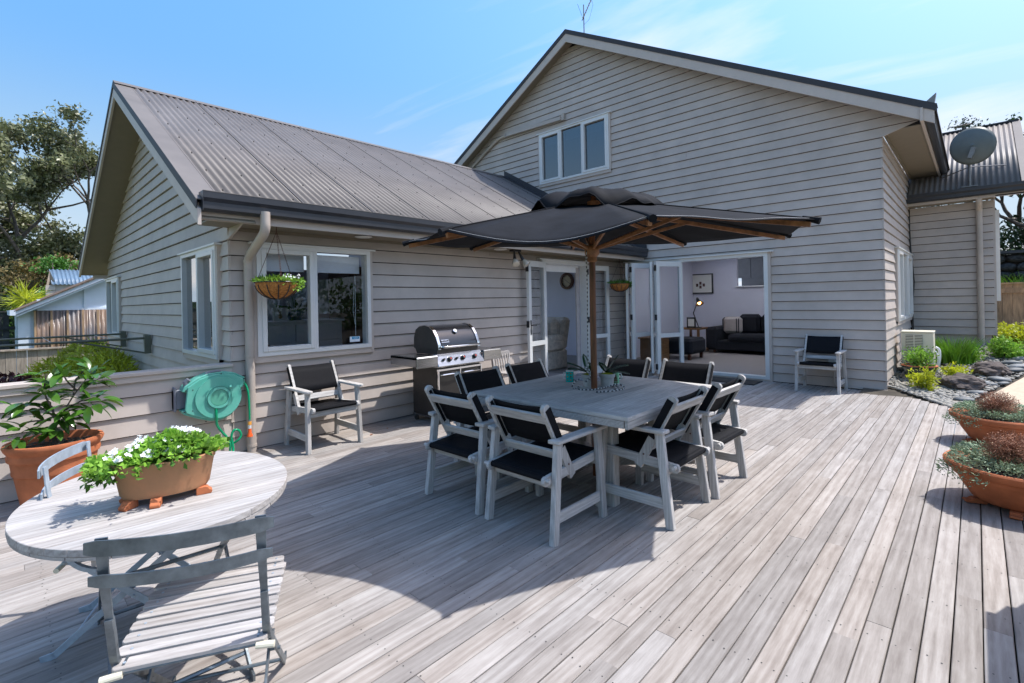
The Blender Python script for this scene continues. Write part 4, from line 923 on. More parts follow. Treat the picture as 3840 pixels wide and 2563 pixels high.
# ---------------------------------------------------------------- things on the dining table
def orchid(x, y, label, angs_, s_=1.):
    t = thing('potted_orchid', label, 'potted plant', (x, y, TZ), 0, 'white potted orchids on the dining table')
    MB().lathe([(.001, 0), (.048, 0), (.054, .07), (.062, .075), (.064, .098), (.056, .10), (.054, .085), (.001, .085)], 24, (x, y, TZ)).build('pot', 'pot_white', t, smooth=True)
    MB().lathe([(.001, .086), (.053, .086), (.045, .1), (.02, .108), (.001, .11)], 14, (x, y, TZ)).build('moss', 'leaf_gold', t)
    for az, ln, lift in angs_:
        d = Vector((math.cos(R(az)), math.sin(R(az)), 0)); sd = Vector((-d.y, d.x, 0)); vs = []; fs = []
        for i in range(8):
            v = i/7; p = Vector((x, y, TZ+.10))+d*(ln*v*math.cos(R(lift))*(1+.1*v))+Vector((0, 0, ln*v*math.sin(R(lift))-.05*ln*v*v*5*(math.cos(R(lift))))); wv = .036*math.sin(math.pi*min(1, v*.80+.14))**.8
            if i == 7: wv = .002
            vs += [p-sd*wv+Vector((0, 0, .010)), p, p+sd*wv+Vector((0, 0, .010))]
        for i in range(7): fs += [(3*i, 3*i+1, 3*i+4, 3*i+3), (3*i+1, 3*i+2, 3*i+5, 3*i+4)]
        MB().add(vs, fs).build('leaf', 'leaf_orchid', t, smooth=2, solid=.002)
orchid(3.235, 2.235, 'white ceramic pot of broad orchid leaves standing left of the umbrella pole', [(130, .20, 38), (118, .17, 25), (80, .17, 70), (215, .13, 20), (10, .14, 48)])
orchid(3.335, 2.135, 'white ceramic pot of broad orchid leaves partly hidden behind the umbrella pole, on its right', [(-50, .18, 62), (-38, .19, 30), (-35, .18, 8), (80, .12, 50)])
def mug(x, y, label, mt, rz, art):
    t = thing('mug', label, 'mug', (x, y, TZ)); r_, h = .0335, .092
    MB().lathe([(.001, 0), (r_*.95, 0), (r_, .005), (r_, h), (r_-.003, h), (r_-.004, .008), (.001, .008)], 28, (x, y, TZ)).build('cup', [mt][0], t, smooth=True)
    c = Vector((x, y, TZ)); d = Vector((math.cos(rz), math.sin(rz), 0)); MB().tube([c+d*(r_-.004)+Vector((0, 0, .075)), c+d*(r_+.014)+Vector((0, 0, .078)), c+d*(r_+.025)+Vector((0, 0, .055)), c+d*(r_+.016)+Vector((0, 0, .03)), c+d*(r_-.003)+Vector((0, 0, .026))], .0045, 8).build('handle', 'white_plastic', t, smooth=True)
    MB().lathe([(r_+.0003, h-.004), (r_+.0004, h+.001), (r_-.004, h+.001), (r_-.0035, h-.004)], 28, (x, y, TZ), closed=True).build('rim', 'white_plastic', t)
    if art:
        for i in range(8):
            for j in range(3):
                a = 2*math.pi*i/8+.1; q = c+Vector((math.cos(a)*(r_+.0003), math.sin(a)*(r_+.0003), .018+.028*j)); nn = Vector((math.cos(a), math.sin(a), 0)); s1 = Vector((-nn.y, nn.x, 0))
                vs = [q+nn*.0008+s1*.0065*math.cos(b_)+Vector((0, 0, .0065*math.sin(b_))) for b_ in np.linspace(0, 5.5, 8)]
                MB().add(vs, [tuple(range(8))]).build('spot', 'mug_dot' if (i+j) % 2 else 'dark_wood', t)
    else:
        nn = Vector((-.83, -.55, 0)).normalized(); s1 = Vector((-nn.y, nn.x, 0)); b = MB()
        for z, w_ in ((.012, .020), (.026, .019), (.038, .016), (.049, .013), (.059, .010), (.067, .007)):
            q = [c+nn*(math.sqrt(max(0, (r_+.0006)**2-(u*w_)**2)))+s1*u*w_ for u in (-1, -.5, 0, .5, 1)]; b.add([p+Vector((0, 0, z-.005)) for p in q]+[p+Vector((0, 0, z+.0045)) for p in q], [(i, i+1, i+6, i+5) for i in range(4)])
        b.build('printed_motif', 'dark_wood', t)
mug(3.33, 2.50, 'turquoise mug printed with rows of small spots, left of the potted orchids', 'mug_turquoise', R(135), True)
mug(3.50, 2.165, 'pale green mug with a dark printed motif, right of the potted orchids', 'mug_green', R(-40), False)
t = thing('magazine', 'open magazine lying on the table behind the orchid pots', 'magazine', (3.62, 2.50, TZ), R(20)); vs = []; fs = []
for i in range(13):
    u = -1+2*i/12; z = .004+.018*abs(math.sin(math.pi*min(1, abs(u))*.9))**.7*(1-abs(u))*1.4; vs += [(u*.19, -.13, z), (u*.19, .13, z)]
for i in range(12): fs.append((2*i, 2*i+2, 2*i+3, 2*i+1))
MB().add(vs, fs).build('pages', 'magazine', t, smooth=2, solid=.003)
t = thing('pen', 'dark pen lying beside the pale green mug', 'pen', (3.68, 2.27, TZ)); MB().tube([(3.655, 2.33, TZ+.006), (3.70, 2.22, TZ+.006)], .006, 8).build('barrel', 'black_plastic', t)

# ---------------------------------------------------------------- barbecue
BB = thing('barbecue', 'stainless and black gas barbecue with side shelves against the wing wall', 'barbecue', (3.73, 4.63, 0))
x0, x1, yf, yb_ = 3.40, 4.06, 4.385, 4.86
MB().box(x0, x1, yf+.02, yb_, .085, .66).build('cabinet', 'cabinet', BB, bevel=.004)
for i in range(2):
    a = x0+.022+i*.318; MB().box(a, a+.300, yf, yf+.022, .10, .60).build('cabinet_door', 'cabinet', BB, bevel=.003)
    MB().box(a-.014, a+.0, yf-.004, yf+.02, .09, .625).build('door_trim', 'chrome', BB)
    b = MB(); hx = a+.150; b.tube([(hx-.13, yf, .555), (hx-.12, yf-.03, .56), (hx, yf-.038, .562), (hx+.12, yf-.03, .56), (hx+.13, yf, .555)], .008, 8); b.build('door_handle', 'chrome', BB, smooth=True)
MB().box(x1-.006, x1+.008, yf-.004, yf+.02, .09, .625).build('door_trim', 'chrome', BB)
MB().box(x0, x1, yf-.002, yf+.012, .602, .622).build('door_trim', 'chrome', BB)
b = MB()
for i in range(6):
    for j in (0, 1): b.box(x0-.0015, x0+.001, yf+.22+j*.10, yf+.30+j*.10, .33+.022*i, .338+.022*i)
stuff(b.build('side_louvre', 'black_metal', BB))
for cx_, cy_ in ((x0+.02, yf+.06), (x0+.02, yb_-.04), (x1-.02, yf+.06), (x1-.02, yb_-.04)):
    MB().tube([(cx_-.014, cy_, .032), (cx_+.014, cy_, .032)], .032, 14).build('caster', 'black_plastic', BB); MB().box(cx_-.02, cx_+.02, cy_-.008, cy_+.008, .05, .09).build('caster_bracket', 'steel_dull', BB)
MB().box(x0-.01, x1+.01, yf+.0, yb_, .070, .086).build('bottom_shelf', 'steel', BB)
# control panel sloped
MB().prism([(yf-.03, .645), (yf-.045, .66), (yf+.03, .795), (yf+.08, .795), (yf+.08, .645)], 'x', x0-.015, x1+.02).build('control_panel', 'steel', BB, bevel=.004)
pn = Vector((0, -.875, .486)).normalized()
for i, (kx, kr) in enumerate(((3.475, .013), (3.565, .024), (3.665, .013), (3.765, .024), (3.945, .024))):
    c = Vector((kx, yf-.010, .725)); MB().tube([c, c+pn*.012, c+pn*.012, c+pn*.034], [kr*1.25, kr*1.2, kr*.95, kr*.85], 16).build('knob', 'black_plastic', BB, smooth=True)
    if kr > .02: MB().tube([c+pn*.034, c+pn*.0355], [kr*.45, kr*.45], 4).build('knob_mark', 'red', BB)
    MB().tube([c-pn*.002, c+pn*.003], [kr*1.45, kr*1.4], 18).build('knob_bezel', 'chrome', BB, smooth=True)
# side shelves
for sx_, a, c in ((-1, 3.10, x0-.015), (1, x1+.02, 4.38)):
    b = MB(); b.box(a, c, yf-.03, yb_, .755, .787); b.box(a, c, yf-.035, yf-.01, .665, .782)
    if sx_ < 0: b.box(a, a+.02, yf-.03, yb_, .68, .787)
    else: b.box(c-.02, c, yf-.03, yb_, .68, .787)
    b.build('side_shelf', 'steel', BB, bevel=.006)
text('GENESIS', .022, (4.25, yf-.0365, .705), (R(90), 0, 0), 'chrome', BB)
# firebox + lid
MB().prism([(yf+.03, .785), (yf+.03, .85), (yb_-.02, .85), (yb_-.06, .785)], 'x', x0+.025, x1-.02).build('firebox', 'lid_side', BB)
prof = [(yf+.005, .845), (yf+.015, .90), (yf+.055, .985), (yf+.11, 1.055), (yf+.18, 1.098), (yf+.26, 1.112), (yf+.36, 1.10), (yf+.43, 1.06), (yf+.465, .97), (yf+.47, .845)]
MB().prism(prof, 'x', x0+.045, x1-.038).build('lid', 'enamel_black', BB, smooth=True)
for s_, a in ((0, x0+.020), (1, x1-.04)):
    MB().prism(prof, 'x', a, a+.026).build('lid_end', 'lid_side', BB)
    b = MB()
    sc_ = [(y+(-.006 if i < 5 else 0), z+(.005 if 1 < i < 8 else 0)) for i, (y, z) in enumerate(prof)]
    for (ya, za), (yb2, zb2) in zip(sc_[:7], sc_[1:7]): b.bar((a+.018 if s_ == 0 else a+.010, ya, za), (a+.018 if s_ == 0 else a+.010, yb2, zb2), .036, .006, (0, -.7, .7))
    b.build('lid_trim', 'chrome', BB)
b = MB(); b.tube([(x0+.07, yf+.0, .872), (x0+.07, yf-.045, .872), (x0+.11, yf-.055, .872), (x1-.10, yf-.055, .872), (x1-.055, yf-.045, .872), (x1-.055, yf, .872)], .013, 10); b.build('lid_handle', 'chrome', BB, smooth=True)
c = Vector((x0+.33, yf+.085, 1.035)); ln_ = Vector((0, -.75, .66)).normalized(); MB().tube([c, c+ln_*.012, c+ln_*.016], [.030, .030, .024], 20).build('thermometer', 'chrome', BB, smooth=True)
MB().tube([c+ln_*.0161, c+ln_*.017], [.021, .021], 18).build('dial', 'paper', BB)
lq = Vector((x0+.13, yf+.022, .935)); 
pl = MB(); ex = Vector((.055, 0, 0)); ey = Vector((0, .42, .90)).normalized()*.019; pl.add([lq-ex-ey-Vector((0, .004, 0)), lq+ex-ey-Vector((0, .004, 0)), lq+ex+ey-Vector((0, .004, 0)), lq-ex+ey-Vector((0, .004, 0)), lq-ex-ey, lq+ex-ey, lq+ex+ey, lq-ex+ey], [(0,1,2,3),(7,6,5,4),(0,4,5,1),(1,5,6,2),(2,6,7,3),(3,7,4,0)]); pl.build('badge', 'steel', BB)
text('weber', .034, (lq.x-.012, lq.y-.0052, lq.z+.002), (R(65), 0, 0), 'logo_dark', BB)
b = MB(); bx_ = lq+Vector((.040, -.0055, 0)); b.add([bx_+Vector((.009*math.cos(a), .0-.009*math.sin(a)*-.42, .006+.007*math.sin(a))) for a in np.linspace(0, 6.0, 9)], [tuple(range(9))]); b.bar(bx_+Vector((0, -.001, 0)), bx_+Vector((-.007, -.006, -.012)), .002, .001); b.bar(bx_+Vector((0, -.001, 0)), bx_+Vector((.007, -.006, -.012)), .002, .001); b.build('badge_mark', 'logo_dark', BB)

# ---------------------------------------------------------------- small slatted chair and shelf behind the far chairs
t = thing('slatted_chair', 'small white slatted wooden chair half hidden behind the chairs near the french doors', 'chair', (4.95, 4.70, 0), R(8))
for sx_ in (-1, 1):
    MB().bar((sx_*.17, .15, 0), (sx_*.19, .21, .66), .03, .03, (0, 1, 0)).build('leg', 'slat_z', t); MB().bar((sx_*.17, -.17, 0), (sx_*.17, -.15, .38), .03, .03, (0, 1, 0)).build('leg', 'slat_z', t)
for i in range(6): MB().bar((-.135+.054*i, .155, .38), (-.145+.058*i, .20, .63), .022, .012, (0, 1, 0)).build('back_slat', 'slat_z', t)
MB().bar((-.19, .205, .645), (.19, .205, .645), .02, .045, (0, 0, 1), .003).build('top_rail', 'slat_x', t); MB().box(-.19, .19, -.18, .17, .375, .395).build('seat', 'slat_x', t)
t = thing('garden_tap', 'brass garden tap with yellow hose connector low on the wall', 'tap', (1.36, YW-.03, .08))
b = MB(); b.tube([(1.345, YW-.02, .10), (1.345, YW-.07, .10), (1.345, YW-.085, .06)], .011, 8); b.tube([(1.33, YW-.07, .13), (1.36, YW-.07, .13)], .006, 6); b.tube([(1.345, YW-.06, .10), (1.345, YW-.07, .13)], .006, 6); b.tube([(1.345, YW-.07, .0), (1.345, YW-.085, .07)], .009, 6); b.build('body', 'brass', t)
MB().tube([(1.355, YW-.08, .092), (1.42, YW-.085, .105)], .016, 12).build('connector', 'yellow_plastic', t); MB().tube([(1.42, YW-.085, .105), (1.445, YW-.085, .112)], .017, 12).build('connector_collar', 'grey_plastic', t)

# ---------------------------------------------------------------- hose reel
HR = thing('hose_reel', 'green wall mounted hose reel on the low wall beside the downpipe', 'hose reel', (1.34, YW-.03, .35))
yc = YW-.115; cx_, cz_ = 1.36, .575
def ring(pts, y0, y1, name, mt, smooth=False, bevel=.006):
    return MB().prism(pts, 'y', y0, y1).build(name, mt, HR, smooth=smooth, bevel=bevel)
body = []
body_pts = [(1.09, .655), (1.11, .700), (1.20, .760), (1.29, .792), (1.40, .796), (1.50, .775), (1.585, .722), (1.578, .648), (1.552, .632), (1.555, .55), (1.52, .46), (1.46, .395), (1.38, .365), (1.30, .370), (1.20, .41), (1.10, .46), (1.085, .495), (1.16, .50), (1.15, .57), (1.16, .64)]
ring(body_pts, yc-.055, YW-.045, 'casing_back', 'reel_green')
inner = [((x-cx_)*.93+cx_, (z-cz_)*.93+cz_) for x, z in body_pts[1:17]]
ring(inner, yc-.072, yc-.055, 'casing_front', 'reel_green')
def disc(r0, r1, ya, yb2, name, mt, sx_=1.0):
    n = 36; pr = [(r1, yb2), (r1*.985, ya), (r0, ya), (r0, yb2)]; vs = []; fs = []
    for rr, yy in pr: vs += [(cx_+rr*math.cos(2*math.pi*k/n)*sx_, yy, cz_+rr*math.sin(2*math.pi*k/n)) for k in range(n)]
    for i in range(4):
        j = (i+1) % 4; fs += [(i*n+k, i*n+(k+1) % n, j*n+(k+1) % n, j*n+k) for k in range(n)]
    return MB().add(vs, fs).build(name, mt, HR, smooth=True)
disc(.001, .185, yc-.088, yc-.06, 'drum_cover', 'reel_green'); disc(.10, .108, yc-.093, yc-.08, 'ring', 'reel_green'); disc(.072, .095, yc-.105, yc-.08, 'hub_ring', 'reel_green'); disc(.001, .070, yc-.098, yc-.08, 'hub_label', 'reel_label')
b = MB()
for (x, z) in ((1.115, .665), (1.165, .665), (1.10, .485), (1.16, .487), (1.575, .712), (1.565, .652), (1.385, .78), (1.26, .378)): b.tube([(x, yc-.058, z), (x, yc-.0735, z)], .005, 6)
stuff(b.build('casing_screw', 'black_plastic', HR))
MB().tube([(1.44, yc-.108, .66), (1.455, yc-.112, .66)], .016, 8).build('catch', 'reel_green', HR)
b = MB(); b.box(1.045, 1.155, YW-.09, YW-.028, .50, .665); b.box(1.045, 1.065, YW-.10, YW-.028, .48, .69); b.build('wall_bracket', 'grey_plastic', HR, bevel=.006)
b = MB(); b.tube([(1.13, yc-.02, .68), (1.125, yc-.02, .74)], .022, 10); b.tube([(1.125, yc-.02, .73), (1.145, yc-.03, .755)], .02, 10); b.build('guide_pin', 'grey_plastic', HR, smooth=True)
b = MB(); b.tube(smoothpts([Vector(p) for p in ((1.27, yc-.03, .765), (1.28, yc-.04, .792), (1.33, yc-.04, .803), (1.38, yc-.04, .80), (1.39, yc-.03, .775), (1.33, yc-.04, .762), (1.27, yc-.03, .765))]), .010, 8); b.build('carry_handle', 'grey_plastic', HR, smooth=True)
hz = lambda *P: smoothpts([Vector(p) for p in P], 7)
MB().tube(hz((1.335, yc-.09, .49), (1.333, yc-.095, .42), (1.345, yc-.07, .33), (1.39, yc-.04, .255), (1.43, yc-.03, .20), (1.458, yc-.025, .13), (1.455, yc-.02, .05), (1.42, yc-.02, .012), (1.40, yc-.05, .012), (1.46, yc-.06, .02), (1.482, yc-.03, .08), (1.472, yc-.02, .19), (1.495, yc-.02, .245), (1.535, yc-.02, .235), (1.552, yc-.02, .19), (1.53, yc-.02, .15), (1.49, yc+.01, .12), (1.445, yc+.02, .112)), .0105, 10).build('hose', 'hose_green', HR, smooth=True)
MB().tube(hz((1.585, yc-.02, .672), (1.607, yc-.03, .62), (1.618, yc-.04, .54), (1.62, yc-.045, .40), (1.62, yc-.045, .31)), .0095, 10).build('hose_end', 'hose_green', HR, smooth=True)
nz_ = yc-.045
MB().tube([(1.62, nz_, .32), (1.62, nz_, .305)], .013, 12).build('nozzle_collar', 'grey_plastic', HR); MB().tube([(1.62, nz_, .306), (1.62, nz_, .275)], .0165, 12).build('nozzle_connector', 'yellow_plastic', HR); MB().tube([(1.62, nz_, .276), (1.62, nz_, .24)], .014, 12).build('nozzle_sleeve', 'white_plastic', HR)
MB().tube([(1.62, nz_, .241), (1.62, nz_, .20), (1.62, nz_, .18), (1.62, nz_, .166)], [.014, .015, .024, .025], 14).build('nozzle', 'orange_plastic', HR, smooth=True)

# ---------------------------------------------------------------- hanging baskets
def basket(cx, cy, cz, hz_, r, label, seed, green):
    t = thing('hanging_basket', label, 'hanging basket', (cx, cy, cz-.15), 0, 'coir lined hanging baskets under the eaves')
    h = r*.82; prof = [(.001, -h)]+[(r*math.sin(R(a)), -h*math.cos(R(a))) for a in range(12, 91, 13)]+[(r, 0), (r-.012, 0), (r-.012, -.02), (.001, -.02)]
    MB().lathe(prof, 28, (cx, cy, cz)).build('liner', 'coir', t, smooth=True)
    b = MB(); b.tube([(cx+(r+.004)*math.cos(a), cy+(r+.004)*math.sin(a), cz) for a in np.linspace(0, 2*math.pi, 33)], .0055, 6); b.build('rim', 'black_metal', t)
    for k in range(12):
        a = 2*math.pi*k/12+.2; pts = [(cx+(r+.004)*math.sin(R(q))*math.cos(a), cy+(r+.004)*math.sin(R(q))*math.sin(a), cz-(h+.004)*math.cos(R(q))) for q in range(8, 92, 12)]
        MB().tube(pts, .0048, 5).build('strap', 'black_metal', t)
    top = Vector((cx, cy, hz_))
    for k in range(3):
        a = 2*math.pi*k/3+R(20); p = Vector((cx+r*math.cos(a), cy+r*math.sin(a), cz)); q = top-Vector((0, 0, .05)); L_ = (q-p).length; nL = int(L_/.016); b = MB(); d = (q-p).normalized()
        for i in range(nL):
            c = p+d*(i+.5)*L_/nL; s1 = d.cross(Vector((0, 0, 1)) if i % 2 else Vector((math.cos(a), math.sin(a), 0))).normalized()*.0042; e_ = d*.011
            b.tube([c-e_, c-e_*.5+s1, c+e_*.5+s1, c+e_, c+e_*.5-s1, c-e_*.5-s1, c-e_], .0014, 4)
        b.build('chain', 'dark_wood', t)
    MB().tube([top-Vector((0, 0, .05)), top-Vector((0, 0, .02)), top+Vector((0, 0, .01))], .004, 6).build('hook', 'dark_wood', t)
    g = np.random.default_rng(seed); n = 420 if green else 320
    th = g.random(n)*2*math.pi; rr = r*1.08*np.sqrt(g.random(n)); P = np.stack([cx+rr*np.cos(th), cy+rr*np.sin(th), cz-.01+.05*g.random(n)*(1.2-rr/r/1.4)], 1); D = np.stack([np.cos(th)*.7, np.sin(th)*.7, .5+g.random(n)], 1)+g.normal(size=(n, 3))*.4
    V, F = leaves(P, D, .035+.03*g.random(n), .014+.01*g.random(n), .3, seed); np_mesh('foliage', V, F, 'leaf_bright' if green else 'leaf_mid', t)
    n = 60; a0 = R(-45); th = a0+g.normal(size=n)*.45; rr = r*(.95+.25*g.random(n)); zz = cz+.02-.09*g.random(n); P = np.stack([cx+rr*np.cos(th), cy+rr*np.sin(th), zz], 1); V, F = leaves(P, g.normal(size=(n, 3))+[.3, -.3, 0], .03, .022, .3, seed+1); np_mesh('trailing_foliage', V, F, 'leaf_bright' if green else 'leaf_mid', t)
    if green:
        b = MB(); rg = random.Random(seed)
        for k in range(34):
            a = a0-.15+rg.gauss(0, .5); q = r*rg.uniform(.45, 1.05); c = Vector((cx+q*math.cos(a), cy+q*math.sin(a), cz+.045+rg.uniform(-.02, .025))); flower(b, c, .008, rg)
        stuff(b.build('flowers', 'petal', t))
def flower(b, c, r, rg):
    n = Vector((rg.gauss(-.5, .5), rg.gauss(-.5, .5), 1)).normalized(); a_ = n.cross(Vector((1, .2, 0))).normalized(); b_ = a_.cross(n)
    for k in range(5):
        t = 2*math.pi*k/5+rg.random()*.3; d = a_*math.cos(t)+b_*math.sin(t); s_ = n.cross(d); b.add([c, c+d*r*.7+s_*r*.45, c+d*r*1.25+n*r*.2, c+d*r*.7-s_*r*.45], [(0, 1, 2, 3)])
basket(1.82, 4.725, 1.592, 2.115, .188, 'coir hanging basket of bright green leaves and white flowers in front of the left window', 11, True)
basket(7.82, 4.70, 1.655, 2.115, .175, 'smaller looking fern filled hanging basket in the corner between the two sets of doors', 12, False)

# ---------------------------------------------------------------- oval garden table (foreground left)
OC = Vector((.462, 2.395, 0)); OA, OB, OZ = .445, .535, .645; rot = R(-5)
OT = thing('garden_table', 'oval whitewashed slatted timber table with folding metal legs in the foreground', 'table', (OC.x, OC.y, 0), rot)
def ell_x(y): return OA*math.sqrt(max(0, 1-(y/OB)**2))
sw = .0625; ns = int(2*OB/sw)+1; y = -OB
while y < OB-.005:
    ya, yb2 = y+.0012, min(y+sw-.0012, OB-.001)
    ys = np.linspace(ya, yb2, 4); pr = [(ell_x(q), q) for q in ys]+[(-ell_x(q), q) for q in ys[::-1]]
    MB().prism(pr, 'z', OZ-.024, OZ).build('table_slat', 'slat_x', OT, bevel=.0015); y += sw
nseg = 22
for k in range(nseg):
    a0, a1 = 2*math.pi*k/nseg+.004, 2*math.pi*(k+1)/nseg-.004; aa = [a0+(a1-a0)*i/3 for i in range(4)]
    pr = [(math.cos(a)*(OA-.002), math.sin(a)*(OB-.002)) for a in aa]+[(math.cos(a)*(OA-.03), math.sin(a)*(OB-.03)) for a in aa[::-1]]
    MB().prism(pr, 'z', OZ-.036, OZ-.0255).build('rim_block', 'slat_y', OT)
for s_ in (-1, 1): MB().box(-.03+s_*.20, .0+s_*.20, -OB*.82, OB*.82, OZ-.062, OZ-.026).build('batten', 'slat_y', OT)
for s_ in (-1, 1):
    x = s_*.20
    for sy_, off in ((1, 0), (-1, .014)):
        pts = [(x+off, -sy_*.36, OZ-.06), (x+off, -sy_*.30, OZ-.10), (x+off, sy_*.0, .34), (x+off, sy_*.33, .05), (x+off, sy_*.40, .012), (x+off, sy_*.44, .008)]
        b = MB()
        for p, q in zip(pts, pts[1:]): b.bar(p, q, .008, .032, (0, 0, 1))
        b.build('leg', 'galvanised', OT)
for y_, z_ in ((.33, .05), (-.33, .05), (.0, .34)): MB().tube([(-.2, y_, z_), (.214, y_, z_)], .008, 6).build('cross_rod', 'galvanised', OT)

# ---------------------------------------------------------------- folding bistro chairs
def bistro(loc, rz, label, light=False):
    t = thing('folding_chair', label, 'chair', loc, rz, 'folding bistro chairs at the oval table'); gm = 'galv_light' if light else 'galvanised'
    for s_ in (-1, 1):
        x = s_*.190
        P = [Vector(p) for p in ((x, -.255, .765), (x, -.245, .66), (x, -.225, .56), (x, -.205, .47), (x, -.19, .40), (x, -.15, .352), (x, -.10, .33))]
        b = MB(); P = smoothpts(P, 3)
        for i, (p, q) in enumerate(zip(P, P[1:])):
            wd = .029-.012*min(1, i/8); th = .006+.010*min(1, i/8); b.bar(p, q+(q-p)*.08, th+.004 if i > 6 else wd, wd if i > 6 else .006, (0, 1, .1), .001)
        b.build('back_upright', gm, t)
        b = MB(); b.bar((x, -.12, .335), (x-s_*.004, .235, .010), .007, .026, (0, .5, 1), .001); b.bar((x-s_*.004, .225, .014), (x-s_*.004, .275, .006), .007, .026, (0, .1, 1)); b.build('front_leg', gm, t)
        b = MB(); x2 = s_*.168; b.bar((x2, .19, .385), (x2, -.25, .012), .007, .026, (0, -.5, 1), .001); b.bar((x2, -.245, .016), (x2, -.29, .007), .007, .026, (0, -.1, 1)); b.build('rear_leg', gm, t)
        MB().bar((x2, -.20, .372), (x2, .205, .402), .007, .024, (0, 0, 1)).build('seat_frame', gm, t)
        MB().tube([(s_*.165, -.212, .366), (s_*.215, -.218, .364)], .010, 10).build('end_cap', 'cream_plastic', t)
        MB().tube([(s_*.168, .02, .20), (s_*.20, .02, .20)], .006, 8).build('pivot', gm, t)
    for y_, z_, r_ in ((-.205, .368, .007), (.205, .395, .006)): MB().tube([(-.17, y_, z_), (.17, y_, z_)], r_, 8).build('rod', gm, t)
    MB().tube([(-.165, -.19, .060), (.165, -.19, .060)], .0065, 8).build('rod', gm, t); MB().tube([(-.185, .20, .04), (.185, .20, .04)], .0065, 8).build('rod', gm, t)
    for z_, h, ov in ((.745, .042, .226), (.655, .034, .220)):
        b = MB(); n = 14; vs = []
        for i in range(n+1):
            u = -1+2*i/n; y_ = -.262-.038*(1-u*u)-(.765-z_)*-.06; hh = h/2*(1 if abs(u) < .97 else .7)
            for dy_, dz_ in ((-.003, -hh), (.003, -hh), (.003, hh), (-.003, hh)): vs.append((u*ov, y_+dy_, z_+dz_))
        fs = [(0, 1, 2, 3), (4*n+3, 4*n+2, 4*n+1, 4*n)]
        for i in range(n):
            for j in range(4): fs.append((4*i+j, 4*i+(j+1) % 4, 4*(i+1)+(j+1) % 4, 4*(i+1)+j))
        b.add(vs, fs).build('back_rail', gm, t, smooth=True)
    n = 9; p0, p1 = -.19, .215
    for i in range(n):
        yc_ = p0+(p1-p0)*i/(n-1); zc = .378+.03*(i/(n-1))+.006*math.sin(math.pi*i/(n-1)); hw = .0228; xw = .205 - (.012 if i in (0, n-1) else 0)
        pr = [(-xw, -hw+.008), (-xw+.008, -hw), (xw-.008, -hw), (xw, -hw+.008), (xw, hw-.008), (xw-.008, hw), (-xw+.008, hw), (-xw, hw-.008)]
        o = MB().prism(pr, 'z', -.006, .006).build('seat_slat', 'slat_x', t, bevel=.0015, off=(0, 0, 0)); o.location = (0, yc_, zc); o.rotation_euler = (R(3-7*(i/(n-1))), 0, 0)
        b = MB()
        for s_ in (-1, 1): b.tube([(s_*.168, 0, .005), (s_*.168, 0, .0075)], .0042, 8)
        q = b.build('slat_screw', 'galv_light', o, off=(0, 0, 0))
    return t
bistro((.475, 1.83, 0), R(-28), 'galvanised folding chair with grey timber slat seat in the foreground, back to the camera')
bistro((.44, 2.70, 0), R(-115), 'blue grey folding chair behind the oval table, only its curved back rails showing', True)

# ---------------------------------------------------------------- table planter on feet
PC = Vector((.445, 2.262, 0)); pd = Vector((.97, -.22, 0)).normalized(); pa = math.atan2(pd.y, pd.x)
PT = thing('trough_planter', 'oval mossy terracotta planter of white flowers on the oval table', 'planter', (PC.x, PC.y, OZ))
b = MB(); b.lathe([(.001, .030), (.84, .030), (.90, .045), (1.0, .135), (1.03, .140), (1.035, .155), (.985, .158), (.95, .14), (.001, .135)], 40, (PC.x, PC.y, OZ), 1, 1, 0)
# scale to an oval manually
bb = []; ca, sa = math.cos(pa), math.sin(pa)
for v in b.v:
    x, y_ = (v[0]-PC.x)*.158, (v[1]-PC.y)*.085; bb.append((PC.x+x*ca-y_*sa, PC.y+x*sa+y_*ca, v[2]))
b.v = bb; b.build('trough', 'terracotta_old', PT, smooth=True)
pn_ = Vector((-pd.y, pd.x, 0))
for u, v in ((-.115, -.045), (-.03, -.078), (.125, -.030), (-.12, .04), (.10, .06)):
    c = Vector((PC.x, PC.y, OZ))+pd*u+pn_*v; d = (pd*u*.4+pn_*v).normalized() if u < .12 else pd
    s1 = Vector((-d.y, d.x, 0)); b = MB(); pr = [(-.03, 0), (.020, 0), (.024, .010), (.020, .016), (.014, .018), (.010, .026), (.002, .030), (-.03, .030)]
    b.add([c+d*p+s1*.016+Vector((0, 0, q)) for p, q in pr]+[c+d*p-s1*.016+Vector((0, 0, q)) for p, q in pr], [tuple(range(8)), tuple(range(8, 16))[::-1]]+[(i, (i+1) % 8, (i+1) % 8+8, i+8) for i in range(8)]); b.build('foot', 'terracotta', PT, bevel=.002)
g = np.random.default_rng(21); n = 2100
u = g.normal(size=n)*.42; v = g.normal(size=n)*.45; u = np.clip(u, -1.15, 1.15); u = np.where(g.random(n) < .18, -1.0-.35*g.random(n), u)
hgt = .110+.070*np.clip(1-(u**2)*.35-(v**2)*.7, 0, 1)*(g.random(n)**.5)+.035*np.exp(-((u-.1)/.4)**2)+.02*(u > .5); hgt = np.where(u < -.95, .10+.05*g.random(n), hgt)
P = np.stack([PC.x+pd.x*u*.165+pn_.x*v*.10, PC.y+pd.y*u*.165+pn_.y*v*.10, OZ+.03+hgt], 1); D = np.stack([pd.x*u+pn_.x*v, pd.y*u+pn_.y*v, .5+0*u], 1)+g.normal(size=(n, 3))*.55
V, F = leaves(P, D, .016+.014*g.random(n), .013+.009*g.random(n), .25, 3); np_mesh('foliage', V, F, 'leaf_bright', PT)
P2 = P[::3]+g.normal(size=(len(P[::3]), 3))*.01-[0, 0, .02]; V, F = leaves(P2, g.normal(size=P2.shape)+[0, 0, .4], .03, .018, .2, 4); np_mesh('undergrowth', V, F, 'leaf_mid', PT)
P3 = []; D3 = []
